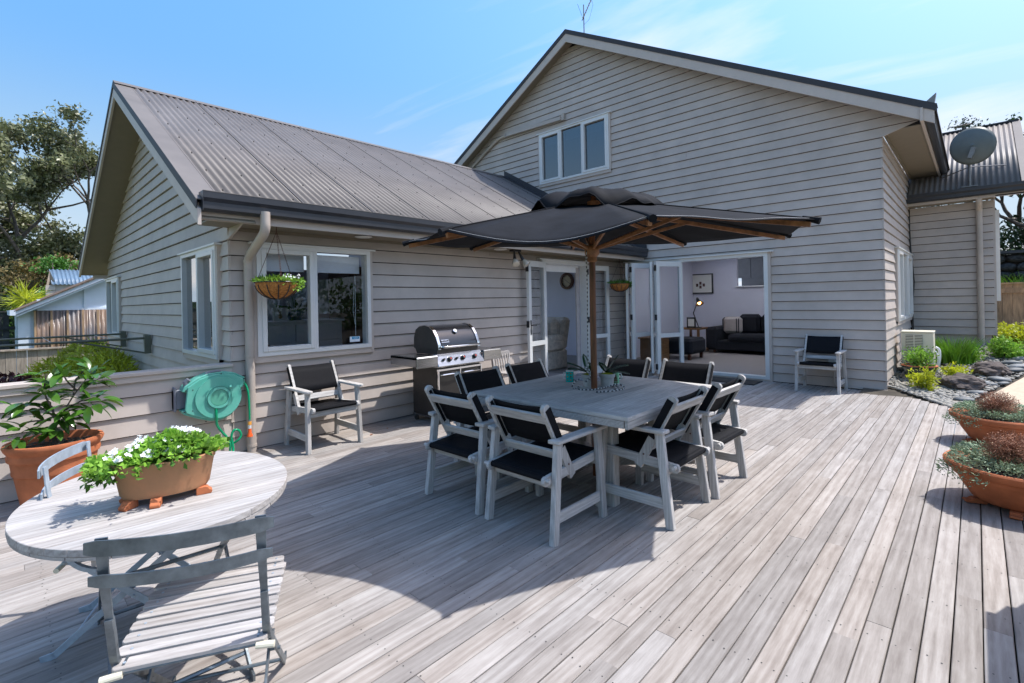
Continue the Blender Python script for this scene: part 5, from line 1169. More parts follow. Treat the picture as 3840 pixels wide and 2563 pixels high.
for k in range(70):   # larger upright leaves at the right hand end
    uu = .55+.6*g.random(); vv = (g.random()-.5)*1.2; P3.append([PC.x+pd.x*uu*.14+pn_.x*vv*.06, PC.y+pd.y*uu*.14+pn_.y*vv*.06, OZ+.155+.03*g.random()]); D3.append([pd.x*uu+g.normal()*.5, pd.y*uu+g.normal()*.5, .45])
V, F = leaves(np.array(P3), np.array(D3), .05, .02, .25, 6); np_mesh('broad_leaves', V, F, 'leaf_bright', PT)
b = MB(); rg = random.Random(9)
cl = [(-1.25, -.2), (-1.1, .1), (-.8, -.6), (-.6, -.3), (-.35, -.75), (-.15, -.6), (-.5, .3), (.1, -.75), (.3, -.7), (-.2, .2), (.15, .5), (.35, .3), (.5, .55), (.05, .0), (-.9, -.3), (.62, .35), (.25, .7), (-.05, -.35)]
for cu, cv in cl:
    for k in range(9 if cv < .3 else 15):
        uu, vv = cu+rg.gauss(0, .07), cv+rg.gauss(0, .12); zz_ = OZ+.166+.045*max(0, 1-uu*uu*.5)*(1 if cv > -.4 else .35)+(.012 if cv > .2 else 0)-(.035 if cu < -.9 else 0)
        flower(b, Vector((PC.x, PC.y, zz_+.014+rg.uniform(-.008, .014)))+pd*uu*.165+pn_*vv*.105, .0078, rg)
stuff(b.build('flowers', 'petal', PT))

# ---------------------------------------------------------------- citrus in the big terracotta pot
CP = Vector((.285, 4.735, 0)); CT = thing('citrus_pot', 'big terracotta pot with a young citrus tree against the low wall', 'potted tree', (CP.x, CP.y, 0))
MB().lathe([(.001, 0), (.170, 0), (.178, .05), (.181, .055), (.183, .065), (.213, .255), (.222, .262), (.224, .275), (.222, .285), (.232, .355), (.244, .36), (.248, .38), (.243, .405), (.262, .435), (.268, .452), (.262, .468), (.243, .470), (.236, .45), (.225, .40), (.001, .40)], 48, CP).build('pot', 'terracotta', CT, smooth=True)
b = MB(); b.lathe([(.001, .395), (.222, .395), (.215, .41), (.12, .42), (.001, .425)], 20, CP); b.build('soil', 'soil', CT)
rg = random.Random(4)
b = MB()
for k in range(160): a = rg.random()*6.28; q = .21*math.sqrt(rg.random()); c = CP+Vector((q*math.cos(a), q*math.sin(a), .424)); b.box(c.x-.012, c.x+.012*rg.random(), c.y-.005, c.y+.008, c.z, c.z+.008)
stuff(b.build('bark_mulch', 'bark', CT))
tr = sub('trunk', CT); br = [[(0, 0, .41), (-.005, 0, .50), (.005, .01, .56), (.0, .0, .62), (-.015, 0, .70)], [(.0, 0, .56), (.05, -.02, .66), (.10, -.03, .76), (.16, -.05, .86), (.20, -.06, .93)], [(0, 0, .62), (-.07, 0, .70), (-.13, .02, .74)], [(-.01, 0, .68), (-.05, -.03, .80), (-.04, -.04, .93)], [(.1, -.03, .76), (.12, .04, .86), (.19, .02, .96)], [(.05, -.02, .66), (.13, -.08, .72), (.2, -.1, .74)], [(-.02, 0, .60), (-.12, -.05, .62), (-.17, -.06, .60)], [(.12, -.03, .79), (.06, -.08, .88), (.04, -.09, .95)]]
for i, P in enumerate(br): MB().tube(smoothpts([CP+Vector(p) for p in P], 3), [.013-.0006*k if i == 0 else .006-.00025*k for k in range(len(P)*3-2)], 7).build('branch', 'bark', tr, smooth=True)
leafmesh = {}
def big_leaf(L_, W_, fold=.25, droop=.25):
    vs = []; fs = []; n = 7
    for i in range(n+1):
        v = i/n; wv = W_*math.sin(math.pi*min(1, v*.92+.04))**.75*(1-.25*v); z = -droop*L_*v*v
        if i == n: wv = .0008
        vs += [(-wv, L_*v, z+wv*fold), (0, L_*v, z), (wv, L_*v, z+wv*fold)]
    for i in range(n): fs += [(3*i, 3*i+1, 3*i+4, 3*i+3), (3*i+1, 3*i+2, 3*i+5, 3*i+4)]
    return vs, fs
cme = None
for i, (tipc, nl, spread) in enumerate([((.20, -.06, .93), 15, 1.), ((-.04, -.04, .93), 10, .9), ((.19, .02, .96), 8, .8), ((.2, -.1, .74), 10, 1.), ((-.17, -.06, .60), 14, 1.1), ((-.13, .02, .74), 14, 1.1), ((.04, -.09, .95), 8, .9), ((.12, -.03, .79), 14, 1.), ((0, 0, .62), 12, 1.2), ((-.05, -.03, .80), 10, 1.), ((.05, -.02, .66), 10, 1.)]):
    for k in range(int(nl*1.35)):
        a = rg.random()*6.28; q = rg.uniform(.0, .07); base = CP+Vector(tipc)+Vector((q*math.cos(a)*spread, q*math.sin(a)*spread, rg.uniform(-.11, .02)))
        if cme is None:
            vs, fs = big_leaf(.115, .0245); o = MB().add(vs, fs).build('leaf', 'leaf_citrus', CT, smooth=2, off=(0, 0, 0)); cme = o
        else: o = bpy.data.objects.new('leaf', cme.data); COL.objects.link(o); o.parent = CT
        o.location = base-CP; s_ = rg.uniform(.75, 1.35); o.scale = (s_, s_, s_); el = rg.uniform(-.7, .7) if tipc[2] < .9 else rg.uniform(-.3, 1.1)
        o.rotation_euler = Euler((el, rg.uniform(-.5, .5), a-math.pi/2), 'XYZ')

# ---------------------------------------------------------------- terracotta bowls on the right
def bowl(cx, cy, label, seed):
    t = thing('planter_bowl', label, 'planter', (cx, cy, 0), 0, 'wide terracotta bowls at the edge of the deck'); c = (cx, cy, 0); r = .36
    MB().lathe([(.001, .035), (.20, .035), (.225, .05), (.275, .13), (.300, .185), (.318, .190), (.322, .205), (.320, .215), (.345, .222), (.357, .235), (.361, .262), (.352, .272), (.335, .272), (.328, .25), (.31, .235), (.001, .235)], 56, c).build('bowl', 'terracotta', t, smooth=True)
    MB().lathe([(.001, .23), (.315, .232), (.2, .25), (.001, .255)], 24, c).build('soil', 'soil', t)
    for a in (175, 250, 325, 40, 110):
        d = Vector((math.cos(R(a)), math.sin(R(a)), 0)); s1 = Vector((-d.y, d.x, 0)); q = Vector(c)+d*.21; pr = [(-.05, .003), (.055, .003), (.065, .012), (.055, .022), (.035, .020), (.025, .032), (.0, .036), (-.05, .036)]
        b = MB(); b.add([q+d*p+s1*.028+Vector((0, 0, z)) for p, z in pr]+[q+d*p-s1*.028+Vector((0, 0, z)) for p, z in pr], [tuple(range(8)), tuple(range(8, 16))[::-1]]+[(i, (i+1) % 8, (i+1) % 8+8, i+8) for i in range(8)]); b.build('foot', 'terracotta', t, bevel=.003)
    g = np.random.default_rng(seed)
    # wiry reddish mound
    b = MB(); rg = random.Random(seed); mc = Vector((cx-.05, cy+.03, .335))
    for k in range(480):
        d = Vector((rg.gauss(0, 1), rg.gauss(0, 1), abs(rg.gauss(.55, .6)))).normalized(); L_ = rg.uniform(.10, .155); p = mc+d*.03; pts = [p]
        for j in range(4): d = (d+Vector((rg.gauss(0, .38), rg.gauss(0, .38), rg.gauss(0, .28)))).normalized(); p = p+d*L_/4; pts.append(p)
        b.tube(pts, [.0019, .0016, .0013, .001, .0007], 3, cap=False)
    stuff(b.build('wiry_stems', 'twig_red', t))
    n = 1700; P, D = ellipsoid_pts(mc+Vector((0, 0, .03)), (.145, .145, .125), n, g, .6); V, F = leaves(P, D+g.normal(size=D.shape), .011, .006, .1, seed); stuff(np_mesh('tiny_leaves', V, F, 'twig_red', t))
    # creeping juniper-like ground cover spilling over the rim
    n = 5500; th = g.random(n)*6.28; rr = .312*np.sqrt(g.random(n)); spill = (np.cos(th-R(128)) > .86) & (rr > .22); rr = np.where(spill, rr*1.26, rr)
    P = np.stack([cx+rr*np.cos(th), cy+rr*np.sin(th), .268+.05*g.random(n)-np.where(spill, np.clip(rr-.335, 0, 1)*1.5, 0)+.02*np.sin(rr*30)], 1); D = np.stack([np.cos(th), np.sin(th), .35+0*th], 1)+g.normal(size=(n, 3))*.55
    V, F = leaves(P, D, .018+.014*g.random(n), .0085, .1, seed+3); stuff(np_mesh('creeping_foliage', V, F, 'leaf_juniper', t))
bowl(4.455, -.175, 'nearer of the two wide terracotta bowls with a wiry reddish plant', 31)
bowl(6.19, -.15, 'farther of the two wide terracotta bowls, partly behind the nearer one', 32)

# ---------------------------------------------------------------- air conditioner
AC = thing('heat_pump', 'cream outdoor heat pump unit standing by the side wall', 'air conditioner', (9.82, .66, G(9.8)))
za = .30; MB().box(9.62, 9.98, .475, .855, za-.08, .775).build('casing', 'ac_paint', AC, bevel=.008)
MB().box(9.61, 9.99, .468, .862, .775, .795).build('lid', 'ac_paint', AC, bevel=.006)
MB().box(9.612, 9.6195, .60, .80, .28, .74).build('grille_recess', 'black_plastic', AC)
for i in range(19):
    z = .29+.0238*i; o = MB().box(9.604, 9.6155, .60, .80, z, z+.013).build('grille_slat', 'ac_paint', AC)
MB().box(9.602, 9.618, .694, .706, .28, .74).build('grille_bar', 'ac_paint', AC)
for y_ in (.52, .82): MB().box(9.66, 9.94, y_-.02, y_+.02, .10, .22).build('foot', 'black_plastic', AC)
b = MB(); b.tube(smoothpts([Vector(p) for p in ((9.80, .466, .55), (9.80, .42, .50), (9.80, .43, .30), (9.85, .5, .12))]), .018, 8); b.tube(smoothpts([Vector(p) for p in ((9.72, .466, .5), (9.71, .43, .40), (9.72, .45, .12))]), .012, 8); b.build('pipe', 'white_plastic', AC, smooth=True)

# ---------------------------------------------------------------- garden on the right: shrubs, grass, rocks, river stones, pebbles
def shrub(name, x, y, z, r, h, n, size, mt, label, cat, seed, aspect=.45, stems=True, group=None, upb=.7, pot=None):
    t = thing(name, label, cat, (x, y, z), 0, group); zb_ = z
    if pot:
        pr, ph = pot; MB().lathe([(.001, 0), (pr*.72, 0), (pr*.8, .02), (pr*.97, ph-.03), (pr*1.04, ph-.02), (pr*1.05, ph), (pr*.93, ph), (pr*.9, ph-.03), (.001, ph-.03)], 28, (x, y, z)).build('pot', 'green_glaze', t, smooth=True)
        MB().lathe([(pr*.92, ph-.004), (pr*1.06, ph-.004), (pr*1.06, ph+.006), (pr*.92, ph+.006)], 28, (x, y, z), closed=True).build('pot_rim', 'terracotta', t, smooth=True); zb_ = z+ph
    rg = random.Random(seed); b = MB(); g = np.random.default_rng(seed); P = []; D = []
    ncl = 16
    for k in range(ncl):
        a = rg.random()*6.28; q = r*math.sqrt(rg.random())*.85; hh = h*rg.uniform(.45, .92)*(1-.35*(q/r)**2); tip = Vector((x+q*math.cos(a), y+q*math.sin(a), zb_+hh)); m0 = Vector((x+q*.3*math.cos(a), y+q*.3*math.sin(a), zb_))
        b.tube([m0, (m0+tip)/2+Vector((0, 0, .02)), tip], [.006, .004, .002], 4, cap=False)
        m_ = n//ncl; tt = g.random(m_)**.6; base = np.array(m0)[None]*(1-tt[:, None])+np.array(tip)[None]*tt[:, None]; P.append(base+g.normal(size=(m_, 3))*r*.17); dd = g.normal(size=(m_, 3))*.8; dd[:, 0] += .5*math.cos(a); dd[:, 1] += .5*math.sin(a); dd[:, 2] += upb; D.append(dd)
    b.build('stems', 'bark', t)
    P = np.concatenate(P); D = np.concatenate(D); P[:, 2] = np.maximum(P[:, 2], zb_-.01); V, F = leaves(P, D, size*(.6+.7*g.random(len(P))), size*aspect, .2, seed); np_mesh('foliage', V, F, mt, t); return t
shrub('yellow_shrub', 8.70, .56, G(8.7), .20, .33, 620, .055, 'leaf_yellow', 'bright yellow green leafy shrub at the very edge of the deck by the house corner', 'shrub', 41)
shrub('potted_shrub', 9.28, .62, G(9.28), .22, .30, 900, .045, 'leaf_bright', 'bushy leafy shrub in a dark glazed pot in front of the heat pump', 'potted plant', 42, pot=(.20, .20))
shrub('yellow_shrub', 9.55, .24, G(9.5), .22, .17, 560, .055, 'leaf_yellow', 'low yellow green shrub between the two lava rocks and the grass clump', 'shrub', 43)
shrub('laurel_shrub', 11.2, -.36, G(11.2), .34, .32, 1300, .065, 'leaf_bright', 'round green leafy shrub beyond the river stones, near the fence', 'shrub', 44)
shrub('laurel_shrub', 12.7, -.55, G(12.7)-.02, .36, .36, 1300, .075, 'leaf_yellow', 'yellow green leafy shrub at the foot of the timber fence', 'shrub', 45)
shrub('fern', 10.1, .62, G(10.1), .12, .30, 420, .05, 'leaf_dark', 'dark green fern like plant in a tall black pot beside the heat pump', 'potted plant', 46, pot=(.10, .24), aspect=.2)
shrub('edge_shrub', 10.65, .12, G(10.6), .25, .24, 700, .05, 'leaf_bright', 'small leafy shrub on the right flank of the grass clump', 'shrub', 47)
def grass(x, y, z, r, h, n, label, seed, spread=.5):
    t = thing('grass_clump', label, 'grass clump', (x, y, z)); g = np.random.default_rng(seed)
    a = g.random(n)*6.28; q = r*np.sqrt(g.random(n)); bx_, by_ = x+q*np.cos(a), y+q*np.sin(a); hh = h*(.45+.6*g.random(n)); ln_ = spread*(.2+.9*g.random(n)); a2 = a+g.normal(size=n)*.7; w_ = .006+.005*g.random(n); sx_, sy_ = -np.sin(a2+1.2), np.cos(a2+1.2)
    V = []; steps = 5
    for j in range(steps):
        v = j/(steps-1); cx_ = bx_+ln_*hh*np.cos(a2)*v**1.8; cy_ = by_+ln_*hh*np.sin(a2)*v**1.8; cz_ = z+hh*(v-.25*ln_*v**2.5); ww = w_*(1-v)**.7+.0006
        V.append(np.stack([cx_-sx_*ww, cy_-sy_*ww, cz_], 1)); V.append(np.stack([cx_+sx_*ww, cy_+sy_*ww, cz_], 1))
    V = np.stack(V, 1).reshape(-1, 3); i = np.arange(n)*2*steps; F = np.concatenate([np.stack([i+2*j, i+2*j+1, i+2*j+3, i+2*j+2], 1) for j in range(steps-1)])
    np_mesh('blades', V, F, 'grass_blade', t); return t
grass(10.55, .27, G(10.5), .22, .48, 620, 'tall bright green grass clump in the pebble garden by the annex wall', 51, .6)
def rock(x, y, z, r, sc, label, seed, name='lava_rock'):
    bm = bmesh.new(); bmesh.ops.create_icosphere(bm, subdivisions=4, radius=1)
    from mathutils import noise
    for v in bm.verts:
        d = v.co.normalized(); q = 1+.30*noise.noise(d*1.6+Vector((seed, 0, 0)))+.13*noise.noise(d*4+Vector((seed, 3, 0)))+.06*noise.noise(d*9+Vector((seed, 3, 0))); v.co = d*q
        v.co = Vector((v.co.x*sc[0], v.co.y*sc[1], v.co.z*sc[2]))*r; v.co.z = max(v.co.z, -r*sc[2]*.6)
    me = bpy.data.meshes.new(name); bm.to_mesh(me); bm.free(); o = bpy.data.objects.new(name, me); COL.objects.link(o); o.location = (x, y, z+r*sc[2]*.5); me.materials.append(MATS['rock']); me.polygons.foreach_set('use_smooth', [False]*len(me.polygons)); tag(o, label, 'rock'); return o
o = rock(8.98, .15, G(8.98)-.01, .20, (1.3, 1.0, .62), 'larger brown lava rock at the front of the pebble bed', 1); o.rotation_euler = (0, 0, R(-35))
o = rock(9.92, -.13, G(9.92)-.01, .19, (1.3, 1., .66), 'rear brown lava rock beside the grass clump', 5); o.rotation_euler = (0, 0, R(-20))
# river stones
stones = [(8.27, .13, .11, 'flat dark river stone nearest the deck'), (8.66, .02, .105, 'flat grey river stone in front of the larger lava rock'), (9.47, -.21, .13, 'long flat river stone at the path edge between the rocks'), (9.2, -.12, .085, 'pale rounded river stone just right of the larger lava rock'), (10.15, -.38, .12, 'dark rounded river stone right of the rear lava rock'), (10.40, -.43, .13, 'grey river stone lying against the concrete path'), (10.62, -.36, .13, 'brownish flat river stone behind the rear lava rock'), (9.33, -.245, .07, 'small pale stone touching the path edge'), (9.48, .0, .06, 'small dark stone between the two lava rocks'), (9.05, -.05, .05, 'small grey stone among the pebbles by the front rock'), (10.98, -.50, .13, 'farthest large dark river stone beside the path'), (11.3, -.62, .12, 'grey river stone near the laurel shrub and path'), (9.32, -.07, .06, 'little grey stone beside the pale rounded one')]
sme = None
for i, (x, y, r, lb) in enumerate(stones):
    if sme is None:
        o = MB().ball((0, 0, 0), 1, 20, 12).build('river_stone', 'pebble', None, smooth=2); sme = o.data
    else: o = bpy.data.objects.new('river_stone', sme); COL.objects.link(o)
    o.location = (x, y, G(x)+r*.22); o.scale = (r, r*.62, r*.33); o.rotation_euler = (rng.normal()*.08, rng.normal()*.08, R(-60)+rng.normal()*.3); tag(o, lb, 'stone', 'river stones along the path')
g = np.random.default_rng(77); sp = []; n = 0; V = []; F = []
base = MB().ball((0, 0, 0), 1, 7, 4); bv = np.array(base.v); bf = [f for f in base.f]
bm = bmesh.new(); me = bpy.data.meshes.new('tmp'); me.from_pydata([tuple(v) for v in bv], [], bf); bm.from_mesh(me); bmesh.ops.remove_doubles(bm, verts=bm.verts, dist=1e-4); bmesh.ops.triangulate(bm, faces=bm.faces); bv = np.array([v.co[:] for v in bm.verts]); bf = np.array([[v.index for v in f.verts] for f in bm.faces]); bm.free()
cnt = 0
while cnt < 6500:
    x = 7.9+5.2*g.random()**1.5; ylo = .17-.308*(x-7.92); yhi = min(.93, ylo+.03+1.168*max(0, x-7.8)) if x < 8.6 else .93; y = ylo+.02+(yhi-ylo)*g.random()
    edge = .165+(x-7.79)/1.168
    if x < 8.66 and y > edge-.02: continue
    s_ = .012+.022*g.random()**2+(.018 if g.random() < .12 else 0); S = np.array([s_, s_*(.6+.3*g.random()), s_*(.35+.25*g.random())]); a = g.random()*6.28; ca, sa = math.cos(a), math.sin(a)
    q = bv*S; q = np.stack([q[:, 0]*ca-q[:, 1]*sa, q[:, 0]*sa+q[:, 1]*ca, q[:, 2]], 1)+[x, y, G(x)+s_*.25+.006*g.random()]; V.append(q); F.append(bf+cnt*len(bv)); cnt += 1
o = np_mesh('pebbles', np.concatenate(V), np.concatenate(F), 'pebble_small'); stuff(o); o.data.polygons.foreach_set('use_smooth', [True]*len(o.data.polygons))

# ---------------------------------------------------------------- timber fence, stone wall, trees on the right
def board_fence(name, label, p, q, zf, h, mt, rails, pitch=.15, cap=True, side=1, gapp=.004, postmt=None):
    p = Vector((*p, 0)); q = Vector((*q, 0)); d = (q-p).normalized(); L_ = (q-p).length; s1 = Vector((-d.y, d.x, 0))*side
    t = thing(name, label, 'fence', (p.x, p.y, zf)); n = int(L_/pitch)
    for i in range(n):
        a = p+d*(i*pitch+gapp/2); b_ = p+d*((i+1)*pitch-gapp/2); o1 = s1*.002*(i % 2)
        vs = [a+o1, b_+o1, b_+o1+s1*.018, a+o1+s1*.018]; MB().add([(v.x, v.y, zf) for v in vs]+[(v.x, v.y, zf+h) for v in vs], [(3,2,1,0),(4,5,6,7),(0,1,5,4),(1,2,6,5),(2,3,7,6),(3,0,4,7)]).build('fence_board', mt, t)
    for z in rails: MB().bar(p+s1*.036+Vector((0, 0, z)), q+s1*.036+Vector((0, 0, z)), .03, .09, (0, 0, 1)).build('rail', mt, t)
    if cap: MB().bar(p+s1*.01+Vector((0, 0, zf+h+.018)), q+s1*.01+Vector((0, 0, zf+h+.018)), .11, .03, (0, 0, 1)).build('cap', mt, t)
    return t
board_fence('timber_fence', 'new golden timber board fence beyond the garden on the right', (14.05, .2), (14.05, -2.4), .42, 1.10, 'fence_new', (1.39, .50), pitch=.145, side=-1)
SWL = thing('stone_wall', 'dark basalt stone retaining wall behind the timber fence', 'wall', (19.6, -1.5, 1.2))
rg = random.Random(8); z = 1.0; MB().box(19.8, 20.2, -4.5, 2, .4, 2.42).build('core', 'basalt_mix', SWL)
me0 = None
for r_ in range(6):
    y = 1.5+rg.uniform(0, .2); hh = .22
    while y > -2.6:
        wd = rg.uniform(.24, .46); 
        if me0 is None: o = MB().ball((0, 0, 0), 1, 12, 8, wob=.05).build('stone', 'basalt_mix', SWL, smooth=2, off=(0, 0, 0)); me0 = o.data
        else: o = bpy.data.objects.new('stone', me0); COL.objects.link(o); o.parent = SWL
        o.location = (19.72-19.6, y-wd/2+1.5, 1.1+r_*.24-1.2); o.scale = (.16, wd/2*1.02, hh/2*1.12); o.rotation_euler = (rg.gauss(0, .15), 0, rg.gauss(0, .1)); y -= wd*.93
MB().box(19.5, 20.1, -4.5, 2, 2.44, 2.52).build('coping', 'basalt_mix', SWL)
grass(18.9, -.75, 1.42, .5, .55, 260, 'strappy green plants growing between the fence and the stone wall', 52, .9)
CK = 14
def branching_tree(name, x, y, z, label, H, lean, n, size, mt, seed, spread=.62, depth=6, first=.34, flat=.75, group=None, r0=.26, limbs=3, extra=()):
    t = thing(name, label, 'tree', (x, y, z), 0, group); rg = random.Random(seed); b = MB(); tips_ = []
    def grow(p, d, L_, r_, k):
        pts = [p]; q = p; dd = d.copy()
        for i in range(3):
            dd = (dd+Vector((rg.gauss(0, .13), rg.gauss(0, .13), rg.gauss(.02, .09)))).normalized(); q = q+dd*L_/3; pts.append(q)
        b.tube(pts, [r_, r_*.9, r_*.8, r_*.68], 6 if k < 3 else 4, cap=False)
        if k >= depth-1: tips_.append(q); tips_.append(pts[2])
        if k >= depth: return
        m_ = limbs if k == 0 else rg.choice((2, 2, 3)); a0 = rg.random()*6.28
        for j in range(m_):
            a = a0+6.28*j/m_+rg.gauss(0, .3); sp_ = spread*rg.uniform(.6, 1.25); s1 = dd.cross(Vector((.3, .2, 1) if abs(dd.z) < .9 else (1, 0, 0))).normalized(); s2 = dd.cross(s1)
            nd = (dd+(s1*math.cos(a)+s2*math.sin(a))*sp_); nd.z = nd.z*flat+.12; grow(q, nd.normalized(), L_*rg.uniform(.66, .86), r_*.64, k+1)
    grow(Vector((x, y, z)), Vector(lean).normalized(), H*first, r0, 0); b.build('trunk', 'bark', t, smooth=2)
    g = np.random.default_rng(seed); T_ = np.array([tuple(q) for q in tips_]); kk = max(6, n//len(T_)); P = np.repeat(T_, kk, 0)+g.normal(size=(len(T_)*kk, 3))*np.array([.26, .26, .16])*size/.22
    for c, r_, m_ in extra:
        q, _ = ellipsoid_pts((x+c[0], y+c[1], z+c[2]), r_, m_//9, g, .1); P = np.concatenate([P, np.repeat(q, 9, 0)+g.normal(size=(len(q)*9, 3))*.16])
    D = g.normal(size=P.shape)+[0, 0, .2]; L_ = size*(.6+.8*g.random(len(P))); V, F = leaves(P, D, L_, L_*.55, .15, seed); np_mesh('crown', V, F, mt, t); return t
def tree(name, x, y, z, label, trunks, crowns, n, size, mt, seed, tr=.3, upb=.2, group=None):
    """trunks: list of polylines (relative); crowns: (centre, radii) relative"""
    t = thing(name, label, 'tree', (x, y, z), 0, group); O = Vector((x, y, z)); rg = random.Random(seed); b = MB()
    for P, r0 in trunks:
        P2 = smoothpts([O+Vector(p) for p in P], 4); b.tube(P2, [r0*(1-.7*i/len(P2)) for i in range(len(P2))], 7)
    for c, r_ in crowns:
        src = min((O+Vector(P[k]) for P, _ in trunks for k in range(1, len(P))), key=lambda q: (q-(O+Vector(c))).length)
        cc = O+Vector(c)
        for k in range(6):
            e = cc+Vector((rg.gauss(0, .5)*r_[0], rg.gauss(0, .5)*r_[1], rg.uniform(-.2, .6)*r_[2])); mdl = (src+e)/2+Vector((rg.gauss(0, .1)*r_[0], 0, -.12*r_[2])); b.tube(smoothpts([src, mdl, e], 3), [tr*.18*(1-.12*i) for i in range(7)], 4, cap=False)
    b.build('trunk', 'bark', t, smooth=2)
    g = np.random.default_rng(seed); P = []; D = []; tot = sum(r_[0]*r_[1] for _, r_ in crowns)
    for c, r_ in crowns:
        m_ = int(n*r_[0]*r_[1]/tot); ncl = max(6, int(m_/CK)); cp, cd = ellipsoid_pts(np.array(O)+np.array(c), r_, ncl, g, .25)
        for k in range(ncl):
            kk = CK; P.append(cp[k]+g.normal(size=(kk, 3))*.17*np.array([1.3, 1.3, .55])); D.append(g.normal(size=(kk, 3))+cd[k]*.5+[0, 0, upb])
    P = np.concatenate(P); D = np.concatenate(D); L_ = size*(.6+.8*g.random(len(P))); V, F = leaves(P, D, L_, L_*.55, .15, seed); np_mesh('crown', V, F, mt, t); return t
branching_tree('garden_tree', 24, -1.5, 1.2, 'broad dark evergreen tree behind the stone wall on the right', 6.0, (0, .1, 1), 14000, .13, 'tree_leaf2', 61, spread=.8, first=.26, r0=.16, limbs=4, extra=(((0, 0, 1.9), (1.2, 2.0, .8), 3500),))
tree('distant_tree', 30, .2, 1.9, 'small tree top showing above the low corrugated annex roof', [([(0, 0, 0), (0, 0, 4), (.1, .1, 7.0)], .2)], [((0, .1, 6.9), (.5, .5, .35))], 260, .10, 'tree_leaf2', 62)
foliage('hedge', [((23, -3.2, 2.0), (1.2, 3, 1.2))], 4000, .16, 'leaf_mid', None, 63); tag(bpy.data.objects['hedge'], 'light green hedge behind the stone wall at the right edge', 'hedge'); recenter(bpy.data.objects['hedge'])

# ---------------------------------------------------------------- left background
board_fence('old_fence', 'weathered grey board fence behind the low wall on the left', (-4.5, 13.9), (2.6, 13.5), -1.0, 1.60, 'fence_old', (), pitch=.15, side=-1, gapp=.006)
foliage('conifer_bush', [((1.02, 10.4, .40), (.38, 1.0, .44)), ((.66, 10.2, .25), (.34, .8, .36)), ((1.2, 9.4, .30), (.25, .6, .42)), ((.9, 10.2, -.35), (.5, .9, .6))], 12000, .11, 'leaf_gold', None, 71, aspect=.16, upb=-.1, shell=.75, droop=.5)
recenter(tag(bpy.data.objects['conifer_bush'], 'feathery yellow green bush beside the gable wall behind the low wall', 'shrub'))
foliage('purple_shrub', [((.05, 8.9, .34), (.36, .8, .22)), ((.05, 8.9, -.2), (.36, .8, .5))], 2200, .07, 'leaf_purple', None, 72, aspect=.6)
recenter(tag(bpy.data.objects['purple_shrub'], 'dark purple leaved shrub just behind the low wall at the left edge', 'shrub'))
# folding clothesline on the gable wall
CL = thing('clothesline', 'folding wall clothesline frame projecting from the gable wall', 'clothesline', (XG-.03, 9.3, .88))
for y_ in (8.38, 10.25):
    MB().prism([(y_-.02, 1.00), (y_+.10, 1.01), (y_+.06, .90), (y_+.02, .75), (y_-.02, .75)], 'x', XG-.10, XG-.027).build('bracket', 'dull_green', CL)
MB().tube([(XG-.08, 8.38, .965), (-1.5, 8.38, .965)], .016, 8).build('arm', 'dull_green', CL); MB().tube([(XG-.08, 10.25, .965), (-1.5, 10.25, .965)], .016, 8).build('arm', 'dull_green', CL)
for x_ in (-.9, -.2, .5, 1.1): MB().tube([(x_, 8.38, .965), (x_, 10.25, .965)], .0035, 4).build('line', 'rope_white', CL)
MB().tube([(XG-.09, 8.38, .76), (.75, 8.38, .95)], .012, 6).build('strut', 'dull_green', CL); MB().tube([(XG-.09, 10.25, .76), (.75, 10.25, .95)], .012, 6).build('strut', 'dull_green', CL)
# neighbour's white building (y = 17), gable facing the camera
NB = thing('neighbour_building', 'white clad lean-to building with brown corrugated plastic panels beyond the fence', 'building', (2.0, 17, -1)); ny = 17.0; k = 17/16
MB().prism([(.45, -1), (4.2, -1), (4.2, 3.4), (2.16, 2.18*k-.02), (.45, 1.36)], 'y', ny, ny+5).build('wall', 'white_cladding', NB)
MB().prism([(.33, 1.30*k-.02), (4.3, 3.52), (4.3, 3.40), (.33, 1.20*k-.0)], 'y', ny-.32, ny-.28).build('barge_board', 'white_cladding', NB); MB().prism([(.36, 1.20*k), (4.3, 3.40), (4.3, 3.36), (.36, 1.16*k)], 'y', ny-.28, ny-.0).build('verge_soffit', 'white_cladding', NB)
MB().prism([(.33, 1.30*k+.0), (4.3, 3.58), (4.3, 3.52), (.33, 1.30*k-.02)], 'y', ny-.36, ny+5).build('roof', 'shingle', NB)
MB().box(.26, .36, ny-.36, ny+4, 1.20*k, 1.32*k).build('gutter', 'white_cladding', NB)
b = MB(); b.box(.40, .62, ny-.02, ny+.0, -1, 1.42)
for x_ in (.77, 1.66, 2.62): pass
b.build('corner_board', 'white_cladding', NB)
MB().box(.74, 4.2, ny-.05, ny-.0, 1.38, 1.43).build('transom', 'white_cladding', NB)
for x_ in (.77, 1.66, 2.62): MB().box(x_-.03, x_+.03, ny-.045, ny-.002, 1.43, 1.43+(x_-.3)*.5).build('batten', 'white_cladding', NB)
x_ = .70; i = 0
while x_ < 4.1:
    corr('plastic_sheet', NB, (x_, ny-.06, 1.38), (1, 0, 0), (0, 0, -1), .50, 1.6, i, 0, mt='poly_sheet', pitch=.09, amp=.018, seg=6); x_ += .5; i += 1
for j in range(7): MB().box(.68+.30*j, .72+.30*j, ny-.095, ny-.05, -.6, 1.38).build('stud', 'fence_new', NB)
SH = thing('blue_roof_shed', 'small weatherboard shed with blue corrugated roof behind the white building', 'shed', (2.2, 26, -1))
MB().add([(1.30, 25.2, -1), (1.62, 25.2, -1), (1.62, 25.2, 2.40), (1.47, 25.4, 2.90), (1.34, 25.2, 2.2)], [(0, 1, 2, 3, 4)]).build('end_wall', 'fence_old', SH)
for j in range(5): MB().box(1.34+.0*j, 1.61, 25.15, 25.19, 1.25+.22*j, 1.45+.22*j).build('wall_board', 'paint', SH)
MB().box(1.62, 4.2, 25.2, 27.5, -1, 2.40).build('wall', 'paint', SH)
